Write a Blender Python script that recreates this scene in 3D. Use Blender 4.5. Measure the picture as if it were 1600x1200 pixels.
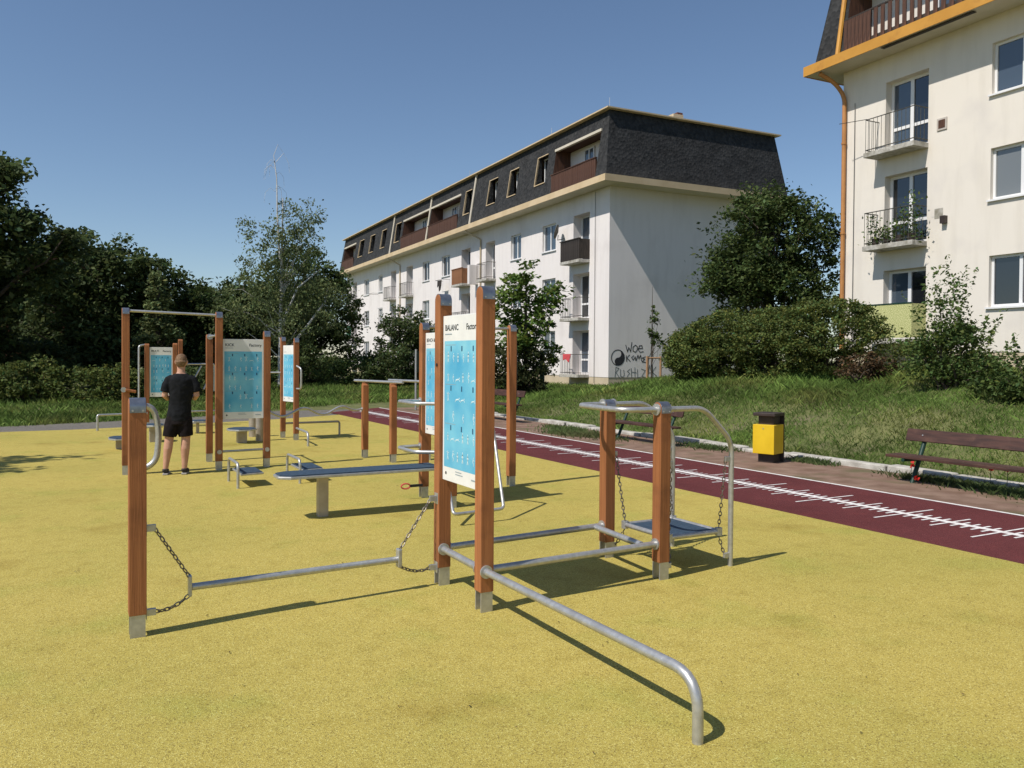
import bpy, bmesh, math, random
import numpy as np
from mathutils import Vector, Matrix
R = math.radians
random.seed(7); RNG = np.random.default_rng(11)
for o in list(bpy.data.objects): bpy.data.objects.remove(o)
S = bpy.context.scene; COL = S.collection

# ------------------------------------------------------------------ camera, sky, sun, exposure
CAM_H = 1.65; YAW = math.atan(695 / 1270.0); PITCH = R(0.9); ROLL = 0.007
cd = bpy.data.cameras.new('camera'); cam = bpy.data.objects.new('camera', cd); COL.objects.link(cam); S.camera = cam
cd.sensor_width = 36.0; cd.lens = 36.0 * 1270 / 1600; cd.shift_y = -20 / 1600.0; cd.clip_end = 6000; cd.clip_start = 0.05
fw = Vector((math.sin(YAW) * math.cos(PITCH), math.cos(YAW) * math.cos(PITCH), -math.sin(PITCH)))
r0 = Vector((math.cos(YAW), -math.sin(YAW), 0)); u0 = r0.cross(fw)
rr = r0 * math.cos(ROLL) + u0 * math.sin(ROLL); uu = rr.cross(fw)
cam.matrix_world = Matrix(((rr.x, uu.x, -fw.x, 0), (rr.y, uu.y, -fw.y, 0), (rr.z, uu.z, -fw.z, CAM_H), (0, 0, 0, 1)))

SUN_EL = R(52.5); SUN_AZ = R(180 + 9.0)          # direction towards the sun in the xy plane, from +X
sv = Vector((math.cos(SUN_AZ) * math.cos(SUN_EL), math.sin(SUN_AZ) * math.cos(SUN_EL), math.sin(SUN_EL)))
W = bpy.data.worlds.new('World'); S.world = W; W.use_nodes = True
nt = W.node_tree; nt.nodes.clear()
sky = nt.nodes.new('ShaderNodeTexSky'); sky.sky_type = 'NISHITA'; sky.sun_disc = False
sky.sun_elevation = SUN_EL; sky.sun_rotation = math.atan2(sv.x, sv.y); sky.altitude = 250; sky.air_density = 1.0; sky.dust_density = 0.3; sky.ozone_density = 3.2
bg = nt.nodes.new('ShaderNodeBackground'); bg.inputs[1].default_value = 0.093
wo = nt.nodes.new('ShaderNodeOutputWorld'); nt.links.new(sky.outputs[0], bg.inputs[0]); nt.links.new(bg.outputs[0], wo.inputs[0])
sl = bpy.data.lights.new('sun', 'SUN'); sl.energy = 4.2; sl.angle = R(0.53); sl.color = (1.0, 0.94, 0.86)
sun = bpy.data.objects.new('sun', sl); COL.objects.link(sun); sun.rotation_euler = sv.to_track_quat('Z', 'Y').to_euler(); sun.location = (-20, -5, 30)
S.cycles.max_bounces = 6; S.cycles.diffuse_bounces = 3; S.cycles.transmission_bounces = 4
S.view_settings.view_transform = 'Standard'; S.view_settings.look = 'None'; S.view_settings.exposure = 0.2; S.view_settings.gamma = 1

# ------------------------------------------------------------------ materials
def lin(h):
    return h
MATS = {}
def mat(name, c1, c2=None, scale=8.0, rough=0.7, metal=0.0, bump=0.0, detail=6.0, bscale=None, spec=0.4, contrast=(0.35, 0.65), stretch=None, c3=None, s3=1.0, f3=(0.5, 0.7), coord='Object', transl=0.0, attr=None, rnd=0.0):
    m = bpy.data.materials.new(name); m.use_nodes = True; MATS[name] = m
    n = m.node_tree.nodes; l = m.node_tree.links; b = n['Principled BSDF']
    b.inputs['Roughness'].default_value = rough; b.inputs['Metallic'].default_value = metal
    b.inputs['Specular IOR Level'].default_value = spec
    col = None
    tc = n.new('ShaderNodeTexCoord'); vec = tc.outputs[coord]
    if stretch:
        mp = n.new('ShaderNodeMapping'); mp.inputs['Scale'].default_value = stretch; l.new(vec, mp.inputs[0]); vec = mp.outputs[0]
    if c2 is None:
        rgb = n.new('ShaderNodeRGB'); rgb.outputs[0].default_value = (*c1, 1); col = rgb.outputs[0]
    else:
        t = n.new('ShaderNodeTexNoise'); t.inputs['Scale'].default_value = scale; t.inputs['Detail'].default_value = detail; l.new(vec, t.inputs['Vector'])
        r = n.new('ShaderNodeValToRGB'); r.color_ramp.elements[0].position = contrast[0]; r.color_ramp.elements[1].position = contrast[1]
        r.color_ramp.elements[0].color = (*c1, 1); r.color_ramp.elements[1].color = (*c2, 1)
        l.new(t.outputs[0], r.inputs[0]); col = r.outputs[0]
    if c3:
        t3 = n.new('ShaderNodeTexNoise'); t3.inputs['Scale'].default_value = s3; t3.inputs['Detail'].default_value = 5; l.new(tc.outputs[coord], t3.inputs['Vector'])
        r3 = n.new('ShaderNodeMapRange'); r3.inputs[1].default_value = f3[0]; r3.inputs[2].default_value = f3[1]; l.new(t3.outputs[0], r3.inputs[0])
        mx = n.new('ShaderNodeMix'); mx.data_type = 'RGBA'; l.new(r3.outputs[0], mx.inputs[0]); l.new(col, mx.inputs[6]); mx.inputs[7].default_value = (*c3, 1); col = mx.outputs[2]
    if attr:
        a = n.new('ShaderNodeAttribute'); a.attribute_name = attr
        mx = n.new('ShaderNodeMix'); mx.data_type = 'RGBA'; mx.blend_type = 'MULTIPLY'; mx.inputs[0].default_value = 1
        l.new(col, mx.inputs[6]); l.new(a.outputs[0], mx.inputs[7]); col = mx.outputs[2]
    if rnd:
        oi = n.new('ShaderNodeObjectInfo'); mr = n.new('ShaderNodeMapRange'); mr.inputs[3].default_value = 1 - rnd; mr.inputs[4].default_value = 1 + rnd; l.new(oi.outputs['Random'], mr.inputs[0])
        mx = n.new('ShaderNodeMix'); mx.data_type = 'RGBA'; mx.blend_type = 'MULTIPLY'; mx.inputs[0].default_value = 1; l.new(col, mx.inputs[6]); l.new(mr.outputs[0], mx.inputs[7]); col = mx.outputs[2]
    l.new(col, b.inputs['Base Color'])
    if bump:
        bt = n.new('ShaderNodeTexNoise'); bt.inputs['Scale'].default_value = bscale or scale * 3; bt.inputs['Detail'].default_value = 5; l.new(vec, bt.inputs['Vector'])
        bp = n.new('ShaderNodeBump'); bp.inputs['Strength'].default_value = bump; bp.inputs['Distance'].default_value = 0.02
        l.new(bt.outputs[0], bp.inputs['Height']); l.new(bp.outputs[0], b.inputs['Normal'])
    if transl:
        tr = n.new('ShaderNodeBsdfTranslucent'); l.new(col, tr.inputs[0]); ms = n.new('ShaderNodeMixShader'); ms.inputs[0].default_value = transl
        l.new(b.outputs[0], ms.inputs[1]); l.new(tr.outputs[0], ms.inputs[2]); l.new(ms.outputs[0], n['Material Output'].inputs[0])
    return m

def rubber(name, base, spots, big, bump=0.6, cell=195):
    """EPDM granulate: voronoi granules, each with its own tone, plus broad worn / algae patches"""
    m = bpy.data.materials.new(name); m.use_nodes = True; MATS[name] = m
    n = m.node_tree.nodes; l = m.node_tree.links; b = n['Principled BSDF']; b.inputs['Roughness'].default_value = 0.9; b.inputs['Specular IOR Level'].default_value = 0.2
    tc = n.new('ShaderNodeTexCoord'); v = n.new('ShaderNodeTexVoronoi'); v.inputs['Scale'].default_value = cell; l.new(tc.outputs['Object'], v.inputs['Vector'])
    sep = n.new('ShaderNodeSeparateColor'); l.new(v.outputs['Color'], sep.inputs[0])
    r = n.new('ShaderNodeValToRGB'); r.color_ramp.interpolation = 'LINEAR'
    e = r.color_ramp.elements; e[0].position = 0; e[0].color = (*spots[0], 1); e[1].position = 1; e[1].color = (*spots[-1], 1)
    for p, c in ((0.1, spots[0]), (0.16, base), (0.8, base), (0.9, spots[1])):
        q = e.new(p); q.color = (*c, 1)
    l.new(sep.outputs[0], r.inputs[0])
    col = r.outputs[0]
    for sc, c, lo, hi, f in big:
        t = n.new('ShaderNodeTexNoise'); t.inputs['Scale'].default_value = sc; t.inputs['Detail'].default_value = 6; l.new(tc.outputs['Object'], t.inputs['Vector'])
        mr = n.new('ShaderNodeMapRange'); mr.inputs[1].default_value = lo; mr.inputs[2].default_value = hi; mr.inputs[4].default_value = f; l.new(t.outputs[0], mr.inputs[0])
        mx = n.new('ShaderNodeMix'); mx.data_type = 'RGBA'; mx.blend_type = 'MULTIPLY'; l.new(mr.outputs[0], mx.inputs[0]); l.new(col, mx.inputs[6]); mx.inputs[7].default_value = (*c, 1); col = mx.outputs[2]
    l.new(col, b.inputs['Base Color'])
    bp = n.new('ShaderNodeBump'); bp.inputs['Strength'].default_value = bump; bp.inputs['Distance'].default_value = 0.006
    l.new(v.outputs['Distance'], bp.inputs['Height']); l.new(bp.outputs[0], b.inputs['Normal'])
    return m

def glassmat(name, tint, rough=0.04):
    m = mat(name, tint, rough=rough, spec=1.0); m.node_tree.nodes['Principled BSDF'].inputs['IOR'].default_value = 1.55; return m

rubber('yellow_rubber', (0.448, 0.356, 0.084), [(0.25, 0.19, 0.05), (0.58, 0.49, 0.15), (0.63, 0.56, 0.20)],
       [(0.35, (0.80, 0.86, 0.80), 0.42, 0.68, 0.7), (1.4, (0.80, 0.95, 0.80), 0.55, 0.75, 0.7), (6.0, (0.82, 0.80, 0.72), 0.5, 0.75, 0.7), (0.9, (0.72, 0.66, 0.55), 0.60, 0.72, 0.75), (38.0, (0.35, 0.30, 0.25), 0.74, 0.78, 0.8)])
rubber('maroon_rubber', (0.118, 0.028, 0.029), [(0.05, 0.013, 0.015), (0.15, 0.045, 0.05), (0.17, 0.06, 0.06)], [(0.8, (0.8, 0.75, 0.75), 0.45, 0.7, 0.8), (5, (1.25, 1.2, 1.15), 0.5, 0.75, 0.7)])
mat('white_paint', (0.62, 0.60, 0.58), (0.78, 0.76, 0.74), 14, 0.8, c3=(0.42, 0.33, 0.32), s3=9, f3=(0.58, 0.75))
mat('dirt', (0.16, 0.095, 0.065), (0.25, 0.165, 0.12), 3, 0.95, bump=0.6, bscale=60, c3=(0.12, 0.10, 0.05), s3=1.3, f3=(0.52, 0.68))
mat('gravel', (0.10, 0.09, 0.075), (0.19, 0.175, 0.155), 30, 0.95, bump=0.6, bscale=90, c3=(0.16, 0.15, 0.12), s3=0.7, f3=(0.5, 0.7))  # tones darkened throughout to carry the tree shade lying on the path
mat('soil_grass', (0.085, 0.10, 0.030), (0.15, 0.155, 0.055), 2.5, 0.95, bump=0.8, bscale=25, c3=(0.17, 0.14, 0.085), s3=0.9, f3=(0.55, 0.75))
mat('concrete', (0.34, 0.32, 0.28), (0.52, 0.50, 0.45), 9, 0.9, bump=0.4, bscale=50, c3=(0.22, 0.2, 0.15), s3=2.2, f3=(0.52, 0.72))
mat('post_wood', (0.285, 0.106, 0.040), (0.375, 0.148, 0.056), 3.5, 0.6, bump=0.2, stretch=(18, 18, 0.5), bscale=9, c3=(0.17, 0.066, 0.028), s3=3.2, f3=(0.5, 0.78), spec=0.3, rnd=.13)
mat('galvanized', (0.43, 0.43, 0.425), (0.53, 0.53, 0.52), 30, 0.42, metal=0.65, bump=0.02, spec=0.5, c3=(0.37, 0.365, 0.355), s3=7, f3=(0.5, 0.8))
mat('cap_steel', (0.20, 0.215, 0.25), (0.30, 0.32, 0.36), 20, 0.3, metal=0.75)  # bluish base colour stands for sky reflected in the galvanised cap
mat('chain_steel', (0.16, 0.14, 0.12), (0.30, 0.27, 0.24), 60, 0.5, metal=0.8)
mat('blue_rubber', (0.022, 0.045, 0.075), (0.04, 0.07, 0.11), 30, 0.75, bump=0.3, bscale=200)
mat('steel_leg', (0.36, 0.31, 0.25), (0.47, 0.41, 0.34), 7, 0.5, metal=0.5, bump=0.05)
mat('panel_white', (0.72, 0.72, 0.70), (0.80, 0.80, 0.78), 5, 0.35)
mat('panel_blue', (0.06, 0.36, 0.60), (0.20, 0.56, 0.73), 3.2, 0.35, detail=2, contrast=(0.3, 0.7), c3=(0.35, 0.70, 0.76), s3=2.0, f3=(0.55, 0.8))
mat('print_white', (0.62, 0.78, 0.83), rough=0.4)
mat('print_black', (0.02, 0.025, 0.03), rough=0.4)
mat('print_grey', (0.30, 0.36, 0.40), rough=0.4)
mat('print_navy', (0.02, 0.10, 0.20), rough=0.4)
mat('wall_white', (0.70, 0.655, 0.63), (0.76, 0.715, 0.69), 2.4, 0.9, bump=0.15, bscale=90, stretch=(1, 1, .16), contrast=(0.28, 0.52), c3=(0.62, 0.575, 0.55), s3=0.5, f3=(0.55, 0.8))
mat('wall_cream', (0.665, 0.615, 0.54), (0.73, 0.68, 0.605), 2.6, 0.9, bump=0.15, bscale=90, stretch=(1, 1, .16), contrast=(0.28, 0.52), c3=(0.63, 0.585, 0.54), s3=0.7, f3=(0.55, 0.8))
mat('plinth', (0.48, 0.40, 0.28), (0.56, 0.47, 0.34), 2, 0.9)
mat('soffit', (0.55, 0.50, 0.40), (0.62, 0.56, 0.46), 2, 0.9)
mat('fascia_beige', (0.55, 0.42, 0.25), (0.63, 0.49, 0.31), 1.5, 0.7)
mat('fascia_ochre', (0.50, 0.24, 0.035), (0.58, 0.29, 0.05), 1.5, 0.6, c3=(0.42, 0.19, 0.03), s3=3, f3=(0.55, 0.75))
mat('pipe_orange', (0.42, 0.19, 0.06), (0.50, 0.235, 0.08), 3, 0.5)
mat('pipe_beige', (0.45, 0.37, 0.25), (0.52, 0.43, 0.3), 3, 0.6)
mat('board_brown', (0.052, 0.024, 0.015), (0.11, 0.048, 0.027), 3, 0.7, stretch=(9, 9, 1), bump=0.1)
mat('board_orange', (0.20, 0.085, 0.035), (0.30, 0.135, 0.06), 3, 0.7, stretch=(9, 9, 1))
mat('board_dark', (0.022, 0.017, 0.014), (0.05, 0.038, 0.03), 3, 0.7, stretch=(9, 9, 1))
mat('rail_iron', (0.055, 0.055, 0.045), (0.10, 0.095, 0.08), 12, 0.6, metal=0.3)
mat('frame_white', (0.74, 0.74, 0.74), rough=0.35)
mat('frame_old', (0.42, 0.38, 0.33), (0.52, 0.47, 0.42), 6, 0.6)
glassmat('glass_dark', (0.012, 0.014, 0.017)); glassmat('glass_sky', (0.055, 0.075, 0.10)); glassmat('glass_curtain', (0.16, 0.17, 0.17), 0.1)
mat('green_panel', (0.008, 0.09, 0.045), rough=0.5)
mat('screen_yellow', (0.33, 0.36, 0.12), (0.62, 0.60, 0.30), 45, 0.8, detail=2, contrast=(0.45, 0.55))
mat('green_paint', (0.008, 0.032, 0.022), (0.013, 0.048, 0.032), 9, 0.45)
mat('bench_wood', (0.042, 0.020, 0.015), (0.080, 0.036, 0.026), 3, 0.55, stretch=(5, 1, 9), bump=0.15, c3=(0.10, 0.05, 0.034), s3=6, f3=(0.55, 0.75))
mat('bin_yellow', (0.66, 0.43, 0.012), (0.74, 0.50, 0.02), 4, 0.45)
mat('bin_brown', (0.030, 0.020, 0.017), (0.05, 0.035, 0.03), 8, 0.5)
mat('poppy_red', (0.55, 0.03, 0.02), rough=0.7, transl=0.3)
mat('skin', (0.46, 0.25, 0.17), (0.52, 0.29, 0.20), 12, 0.55)
mat('hair_blond', (0.12, 0.07, 0.036), (0.23, 0.135, 0.07), 40, 0.7, bump=0.5, bscale=120)
mat('black_cloth', (0.008, 0.009, 0.011), (0.014, 0.015, 0.018), 20, 0.9, spec=0.15)
mat('shorts_cloth', (0.010, 0.008, 0.009), (0.015, 0.011, 0.012), 20, 0.9, spec=0.15)
mat('shoe', (0.02, 0.018, 0.018), (0.04, 0.035, 0.03), 20, 0.7)
mat('shoe_sole', (0.35, 0.33, 0.3), rough=0.8)
mat('bark', (0.045, 0.033, 0.024), (0.10, 0.08, 0.06), 9, 0.95, bump=0.6, stretch=(3, 3, 0.6))
mat('birch_bark', (0.50, 0.48, 0.45), (0.66, 0.64, 0.60), 3, 0.8, c3=(0.05, 0.045, 0.04), s3=7, f3=(0.60, 0.64), stretch=(1, 1, 2.5))
mat('stake_wood', (0.30, 0.17, 0.09), (0.40, 0.24, 0.13), 6, 0.8, stretch=(6, 6, 1))
mat('graffiti', (0.015, 0.015, 0.017), (0.035, 0.035, 0.04), 25, 0.8)
mat('graffiti_light', (0.10, 0.12, 0.12), (0.18, 0.2, 0.2), 25, 0.8)
mat('brick_wall', (0.13, 0.05, 0.035), (0.18, 0.075, 0.05), 3, 0.9)
mat('cloth_red', (0.55, 0.07, 0.08), rough=0.9)
mat('cloth_white', (0.6, 0.58, 0.55), rough=0.9)
def slate():
    m = bpy.data.materials.new('slate'); m.use_nodes = True; MATS['slate'] = m
    n = m.node_tree.nodes; l = m.node_tree.links; b = n['Principled BSDF']; b.inputs['Roughness'].default_value = 0.85; b.inputs['Specular IOR Level'].default_value = 0.25
    tc = n.new('ShaderNodeTexCoord'); mp = n.new('ShaderNodeMapping'); mp.inputs['Scale'].default_value = (1, 1, 1.0); l.new(tc.outputs['Object'], mp.inputs[0])
    v = n.new('ShaderNodeTexVoronoi'); v.inputs['Scale'].default_value = 7.5; l.new(mp.outputs[0], v.inputs['Vector'])
    t = n.new('ShaderNodeTexNoise'); t.inputs['Scale'].default_value = 1.2; t.inputs['Detail'].default_value = 5; l.new(tc.outputs['Object'], t.inputs['Vector'])
    sep = n.new('ShaderNodeSeparateColor'); l.new(v.outputs['Color'], sep.inputs[0])
    mx = n.new('ShaderNodeMix'); mx.data_type = 'RGBA'; l.new(sep.outputs[0], mx.inputs[0]); mx.inputs[6].default_value = (0.020, 0.021, 0.022, 1); mx.inputs[7].default_value = (0.046, 0.046, 0.046, 1)
    m2 = n.new('ShaderNodeMix'); m2.data_type = 'RGBA'; m2.blend_type = 'MULTIPLY'; mr = n.new('ShaderNodeMapRange'); mr.inputs[1].default_value = .4; mr.inputs[2].default_value = .7; l.new(t.outputs[0], mr.inputs[0]); l.new(mr.outputs[0], m2.inputs[0])
    l.new(mx.outputs[2], m2.inputs[6]); m2.inputs[7].default_value = (.8, .78, .76, 1); l.new(m2.outputs[2], b.inputs['Base Color'])
    bp = n.new('ShaderNodeBump'); bp.inputs['Strength'].default_value = .7; bp.inputs['Distance'].default_value = .03; l.new(v.outputs['Distance'], bp.inputs['Height']); l.new(bp.outputs[0], b.inputs['Normal'])
slate()
def leafmat(name, c, tr=0.35):
    mat(name, c, rough=0.6, spec=0.15, transl=tr, attr='tint')
leafmat('leaf_dark', (0.068, 0.098, 0.030)); leafmat('leaf_mid', (0.085, 0.128, 0.036)); leafmat('leaf_bright', (0.135, 0.205, 0.045)); leafmat('leaf_birch', (0.150, 0.185, 0.075))
leafmat('leaf_hedge', (0.110, 0.140, 0.038)); leafmat('leaf_brown', (0.10, 0.065, 0.035)); leafmat('leaf_deep', (0.080, 0.110, 0.040), 0.42); leafmat('leaf_conifer', (0.05, 0.06, 0.022))
leafmat('grass_blade', (0.170, 0.262, 0.060), 0.35); leafmat('weed_leaf', (0.13, 0.19, 0.065))

# ------------------------------------------------------------------ builders
ORG = {}
def tag(o, label=None, cat=None, group=None, kind=None):
    if label: o['label'] = label
    if cat: o['category'] = cat
    if group: o['group'] = group
    if kind: o['kind'] = kind
    return o
def thing(name, loc, label, cat, group=None):
    o = bpy.data.objects.new(name, None); COL.objects.link(o); o.location = loc; o.empty_display_size = 0.2
    ORG[o] = Vector(loc); return tag(o, label, cat, group)
def link_mesh(name, me, m, parent=None, loc=None):
    me.materials.append(MATS[m]) if isinstance(m, str) else [me.materials.append(MATS[k]) for k in m]
    o = bpy.data.objects.new(name, me); COL.objects.link(o)
    if parent is not None: o.parent = parent; ORG[o] = ORG[parent]
    else:
        o.location = loc or (0, 0, 0); ORG[o] = Vector(loc or (0, 0, 0))
    return o
class MB:
    def __init__(s): s.v = []; s.f = []
    def add(s, vs, fs):
        k = len(s.v); s.v += [tuple(p) for p in vs]; s.f += [tuple(i + k for i in f) for f in fs]; return s
    def box(s, x0, x1, y0, y1, z0, z1):
        vs = [(x, y, z) for x in (x0, x1) for y in (y0, y1) for z in (z0, z1)]
        return s.add(vs, [(0, 1, 3, 2), (4, 6, 7, 5), (0, 4, 5, 1), (2, 3, 7, 6), (0, 2, 6, 4), (1, 5, 7, 3)])
    def obox(s, c, ax, ay, az, hx, hy, hz):
        c = Vector(c); vs = [c + ax * (i * hx) + ay * (j * hy) + az * (k * hz) for i in (-1, 1) for j in (-1, 1) for k in (-1, 1)]
        return s.add(vs, [(0, 1, 3, 2), (4, 6, 7, 5), (0, 4, 5, 1), (2, 3, 7, 6), (0, 2, 6, 4), (1, 5, 7, 3)])
    def prism(s, poly, e):          # poly: list of points, extruded by vector e
        n = len(poly); e = Vector(e); a = [Vector(p) for p in poly]; vs = a + [p + e for p in a]
        return s.add(vs, [tuple(range(n))[::-1], tuple(range(n, 2 * n))] + [(i, (i + 1) % n, n + (i + 1) % n, n + i) for i in range(n)])
    def tube(s, pts, r, seg=10, caps=True, closed=False, flat=None):
        P = [Vector(p) for p in pts]; n = len(P); rs = r if isinstance(r, (list, tuple)) else [r] * n
        up = None; vs = []; fs = []
        for i in range(n):
            if closed: t = P[(i + 1) % n] - P[i - 1]
            else: t = (P[min(i + 1, n - 1)] - P[max(i - 1, 0)])
            t.normalize()
            if up is None:
                up = Vector((0, 0, 1)) if abs(t.z) < 0.9 else Vector((1, 0, 0))
            a = t.cross(up).normalized(); b = a.cross(t).normalized(); up = b
            for k in range(seg):
                th = 2 * math.pi * k / seg; vs.append(P[i] + a * (math.cos(th) * rs[i]) + b * (math.sin(th) * rs[i] * (flat or 1)))
        m = n if closed else n - 1
        for i in range(m):
            j = (i + 1) % n
            for k in range(seg):
                q = (k + 1) % seg; fs.append((i * seg + k, i * seg + q, j * seg + q, j * seg + k))
        if caps and not closed:
            fs.append(tuple(range(seg))[::-1]); fs.append(tuple(range((n - 1) * seg, n * seg)))
        return s.add(vs, fs)
    def disc(s, c, axis, r, h, seg=14):
        c = Vector(c); a = Vector(axis).normalized(); return s.tube([c, c + a * h], r, seg)
    def build(s, name, m, parent=None, smooth=False, bevel=0, loc=None, bseg=2, angle=40):
        org = ORG[parent] if parent is not None else Vector(loc or (0, 0, 0))
        me = bpy.data.meshes.new(name); me.from_pydata([(p[0] - org.x, p[1] - org.y, p[2] - org.z) for p in s.v], [], s.f)
        bm = bmesh.new(); bm.from_mesh(me); bmesh.ops.recalc_face_normals(bm, faces=bm.faces); bm.to_mesh(me); bm.free()
        o = link_mesh(name, me, m, parent, loc)
        if bevel:
            b = o.modifiers.new('bevel', 'BEVEL'); b.width = bevel; b.segments = bseg; b.limit_method = 'ANGLE'; b.angle_limit = R(40)
        if smooth:
            me.polygons.foreach_set('use_smooth', [True] * len(me.polygons)); me.update()
            try: me.set_sharp_from_angle(angle=R(angle))
            except Exception: pass
        return o
def bend(p, rad, n=6):
    """polyline with its inner corners rounded"""
    P = [Vector(q) for q in p]; out = [P[0]]
    for i in range(1, len(P) - 1):
        a = (P[i - 1] - P[i]); b = (P[i + 1] - P[i]); d = min(rad, a.length * .48, b.length * .48)
        A = P[i] + a.normalized() * d; B = P[i] + b.normalized() * d
        for k in range(n + 1):
            t = k / n; out.append(A * (1 - t) ** 2 + P[i] * (2 * t * (1 - t)) + B * t * t)
    out.append(P[-1]); return out
def pipe(name, pts, r, parent, rad=0.12, m='galvanized', seg=12):
    return MB().tube(bend(pts, rad) if rad and len(pts) > 2 else pts, r, seg).build(name, m, parent, smooth=True)
def text_verts(txt, size, bold=0.0):
    cu = bpy.data.curves.new('lettering', 'FONT'); cu.body = txt; cu.size = size; cu.offset = bold; cu.resolution_u = 3
    ob = bpy.data.objects.new('lettering', cu); COL.objects.link(ob); bpy.context.view_layer.update()
    me = bpy.data.meshes.new_from_object(ob.evaluated_get(bpy.context.evaluated_depsgraph_get()))
    vs = [tuple(v.co) for v in me.vertices]; fs = [tuple(p.vertices) for p in me.polygons]
    bpy.data.objects.remove(ob); bpy.data.curves.remove(cu); bpy.data.meshes.remove(me); return vs, fs

# ------------------------------------------------------------------ terrain and ground sheets
def sst(a, b, x):
    t = np.clip((x - a) / (b - a), 0, 1); return t * t * (3 - 2 * t)
def gz(x, y):
    x = np.asarray(x, float); y = np.asarray(y, float)
    far = 0.3 * sst(25, 36, y)
    hb = 1.42 + (0.30 - 1.42) * sst(16, 27.5, y)
    t = sst(11.0, 18.5, x) * 0.65 + 0.35 * sst(11.0, 14.0, x)
    z = far * (1 - t) + hb * t
    z = z + np.where(x > 11.2, 0.05 * np.sin(x * 1.9 + y * .7) * np.sin(y * 1.3 - x * .4), 0)
    flat = (x < 10.9) & (y < 25)
    return np.where(flat, -0.03, z)
def hz(x, y): return float(gz(x, y))
def grid(xs, ys):
    X, Y = np.meshgrid(xs, ys, indexing='ij'); Z = gz(X, Y); v = np.stack([X.ravel(), Y.ravel(), Z.ravel()], 1)
    nx, ny = len(xs), len(ys); f = []
    for i in range(nx - 1):
        for j in range(ny - 1): a = i * ny + j; f.append((a, a + ny, a + ny + 1, a + 1))
    return v, f
xs = np.concatenate([[-3000, -800, -300, -120, -60, -30, -15, 0, 8], np.arange(10.0, 34, 0.5), [40, 60, 120, 300, 800, 3000]])
ys = np.concatenate([[-3000, -800, -200, -60, -25, -10], np.arange(-4, 44, 0.8), [50, 70, 110, 200, 500, 1200, 3500]])
v, f = grid(xs, ys); me = bpy.data.meshes.new('ground'); me.from_pydata([tuple(p) for p in v], [], f); me.polygons.foreach_set('use_smooth', [True] * len(f))
tag(link_mesh('ground', me, 'soil_grass'), kind='structure')
def sheet(name, poly, z, m):
    return tag(MB().add([(x, y, z) for x, y in poly], [tuple(range(len(poly)))]).build(name, m), kind='structure')
sheet('sports_surface', [(-26, -18), (6.85, -18), (6.85, 22.85), (4.97, 21.85), (2.67, 21.1), (0.2, 20.5), (-26, 20.1)], 0.0, 'yellow_rubber')
sheet('running_track', [(6.854, -18), (9.03, -18), (9.03, 25.6), (6.854, 23.9)], 0.0, 'maroon_rubber')
sheet('dirt_path', [(9.034, -18), (10.78, -18), (10.78, 26), (9.034, 25.6)], -0.006, 'dirt')
sheet('gravel_path', [(-40, 20.0), (0.2, 20.4), (2.67, 21.0), (4.97, 21.75), (6.85, 22.75), (6.85, 23.85), (9.1, 25.5), (10.9, 25.9), (22, 29.0), (21, 30.0), (8, 27.2), (3, 23.6), (-2, 21.9), (-40, 21.3)], -0.012, 'gravel')
trk = bpy.data.objects['running_track']
mk = MB().box(8.965, 9.015, -18, 25.5, 0.002, 0.004); ORG[trk] = Vector((0, 0, 0)); mk.build('edge_line', 'white_paint', trk)
MB().box(7.905, 7.985, -10, 25, 0.002, 0.0045).build('centre_line', 'white_paint', trk)
tm = {}
k = 0; y = -4.85
while y < 24.5:
    L = (0.49 if k % 10 == 0 else 0.33 if k % 5 == 0 else 0.16)
    if L not in tm:
        tm[L] = MB().box(-L, L, -0.013, 0.013, 0.002, 0.0042).build('scale_tick', 'white_paint', trk); o = tm[L]
    else:
        o = tm[L].copy(); COL.objects.link(o)
    o.location = (7.945, y, 0); k += 1; y += 0.105
kerb = bpy.data.objects.new('kerb', None); COL.objects.link(kerb); ORG[kerb] = Vector((0, 0, 0)); tag(kerb, kind='structure')
ks = None; y = -6.0; i = 0
while y < 27:
    L = 0.98
    if ks is None:
        ks = MB().box(-0.12, 0.12, 0.005, L, -0.15, 0.075).build('kerb_stone', 'concrete', kerb, bevel=0.02); o = ks
    else: o = ks.copy(); COL.objects.link(o)
    o.location = (10.92 + random.uniform(-.03, .03), y, random.uniform(-.025, .01)); o.rotation_euler = (random.uniform(-.012, .012), random.uniform(-.05, .05), random.uniform(-.02, .02)); y += 1.0; i += 1

# ------------------------------------------------------------------ vegetation
def quads_mesh(name, P, tint, m, parent=None, loc=None):
    """P: (n,4,3) corner points; one quad leaf each; tint (n,) brightness or (n,3)"""
    n = len(P); me = bpy.data.meshes.new(name); org = np.array(ORG[parent] if parent is not None else (loc or (0, 0, 0)))
    me.vertices.add(n * 4); me.vertices.foreach_set('co', (P.reshape(-1, 3) - org).astype(np.float32).ravel())
    me.loops.add(n * 4); me.loops.foreach_set('vertex_index', np.arange(n * 4, dtype=np.int32))
    me.polygons.add(n); me.polygons.foreach_set('loop_start', np.arange(0, n * 4, 4, dtype=np.int32))
    me.update(calc_edges=True)
    a = me.color_attributes.new('tint', 'FLOAT_COLOR', 'POINT'); t = np.ones((n, 4, 4), np.float32)
    t[:, :, :3] = (tint[:, None, None] if tint.ndim == 1 else tint[:, None, :]); a.data.foreach_set('color', t.ravel())
    return link_mesh(name, me, m, parent, loc)
def unit(n, g=RNG):
    v = g.normal(size=(n, 3)); return v / np.linalg.norm(v, axis=1, keepdims=True)
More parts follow.
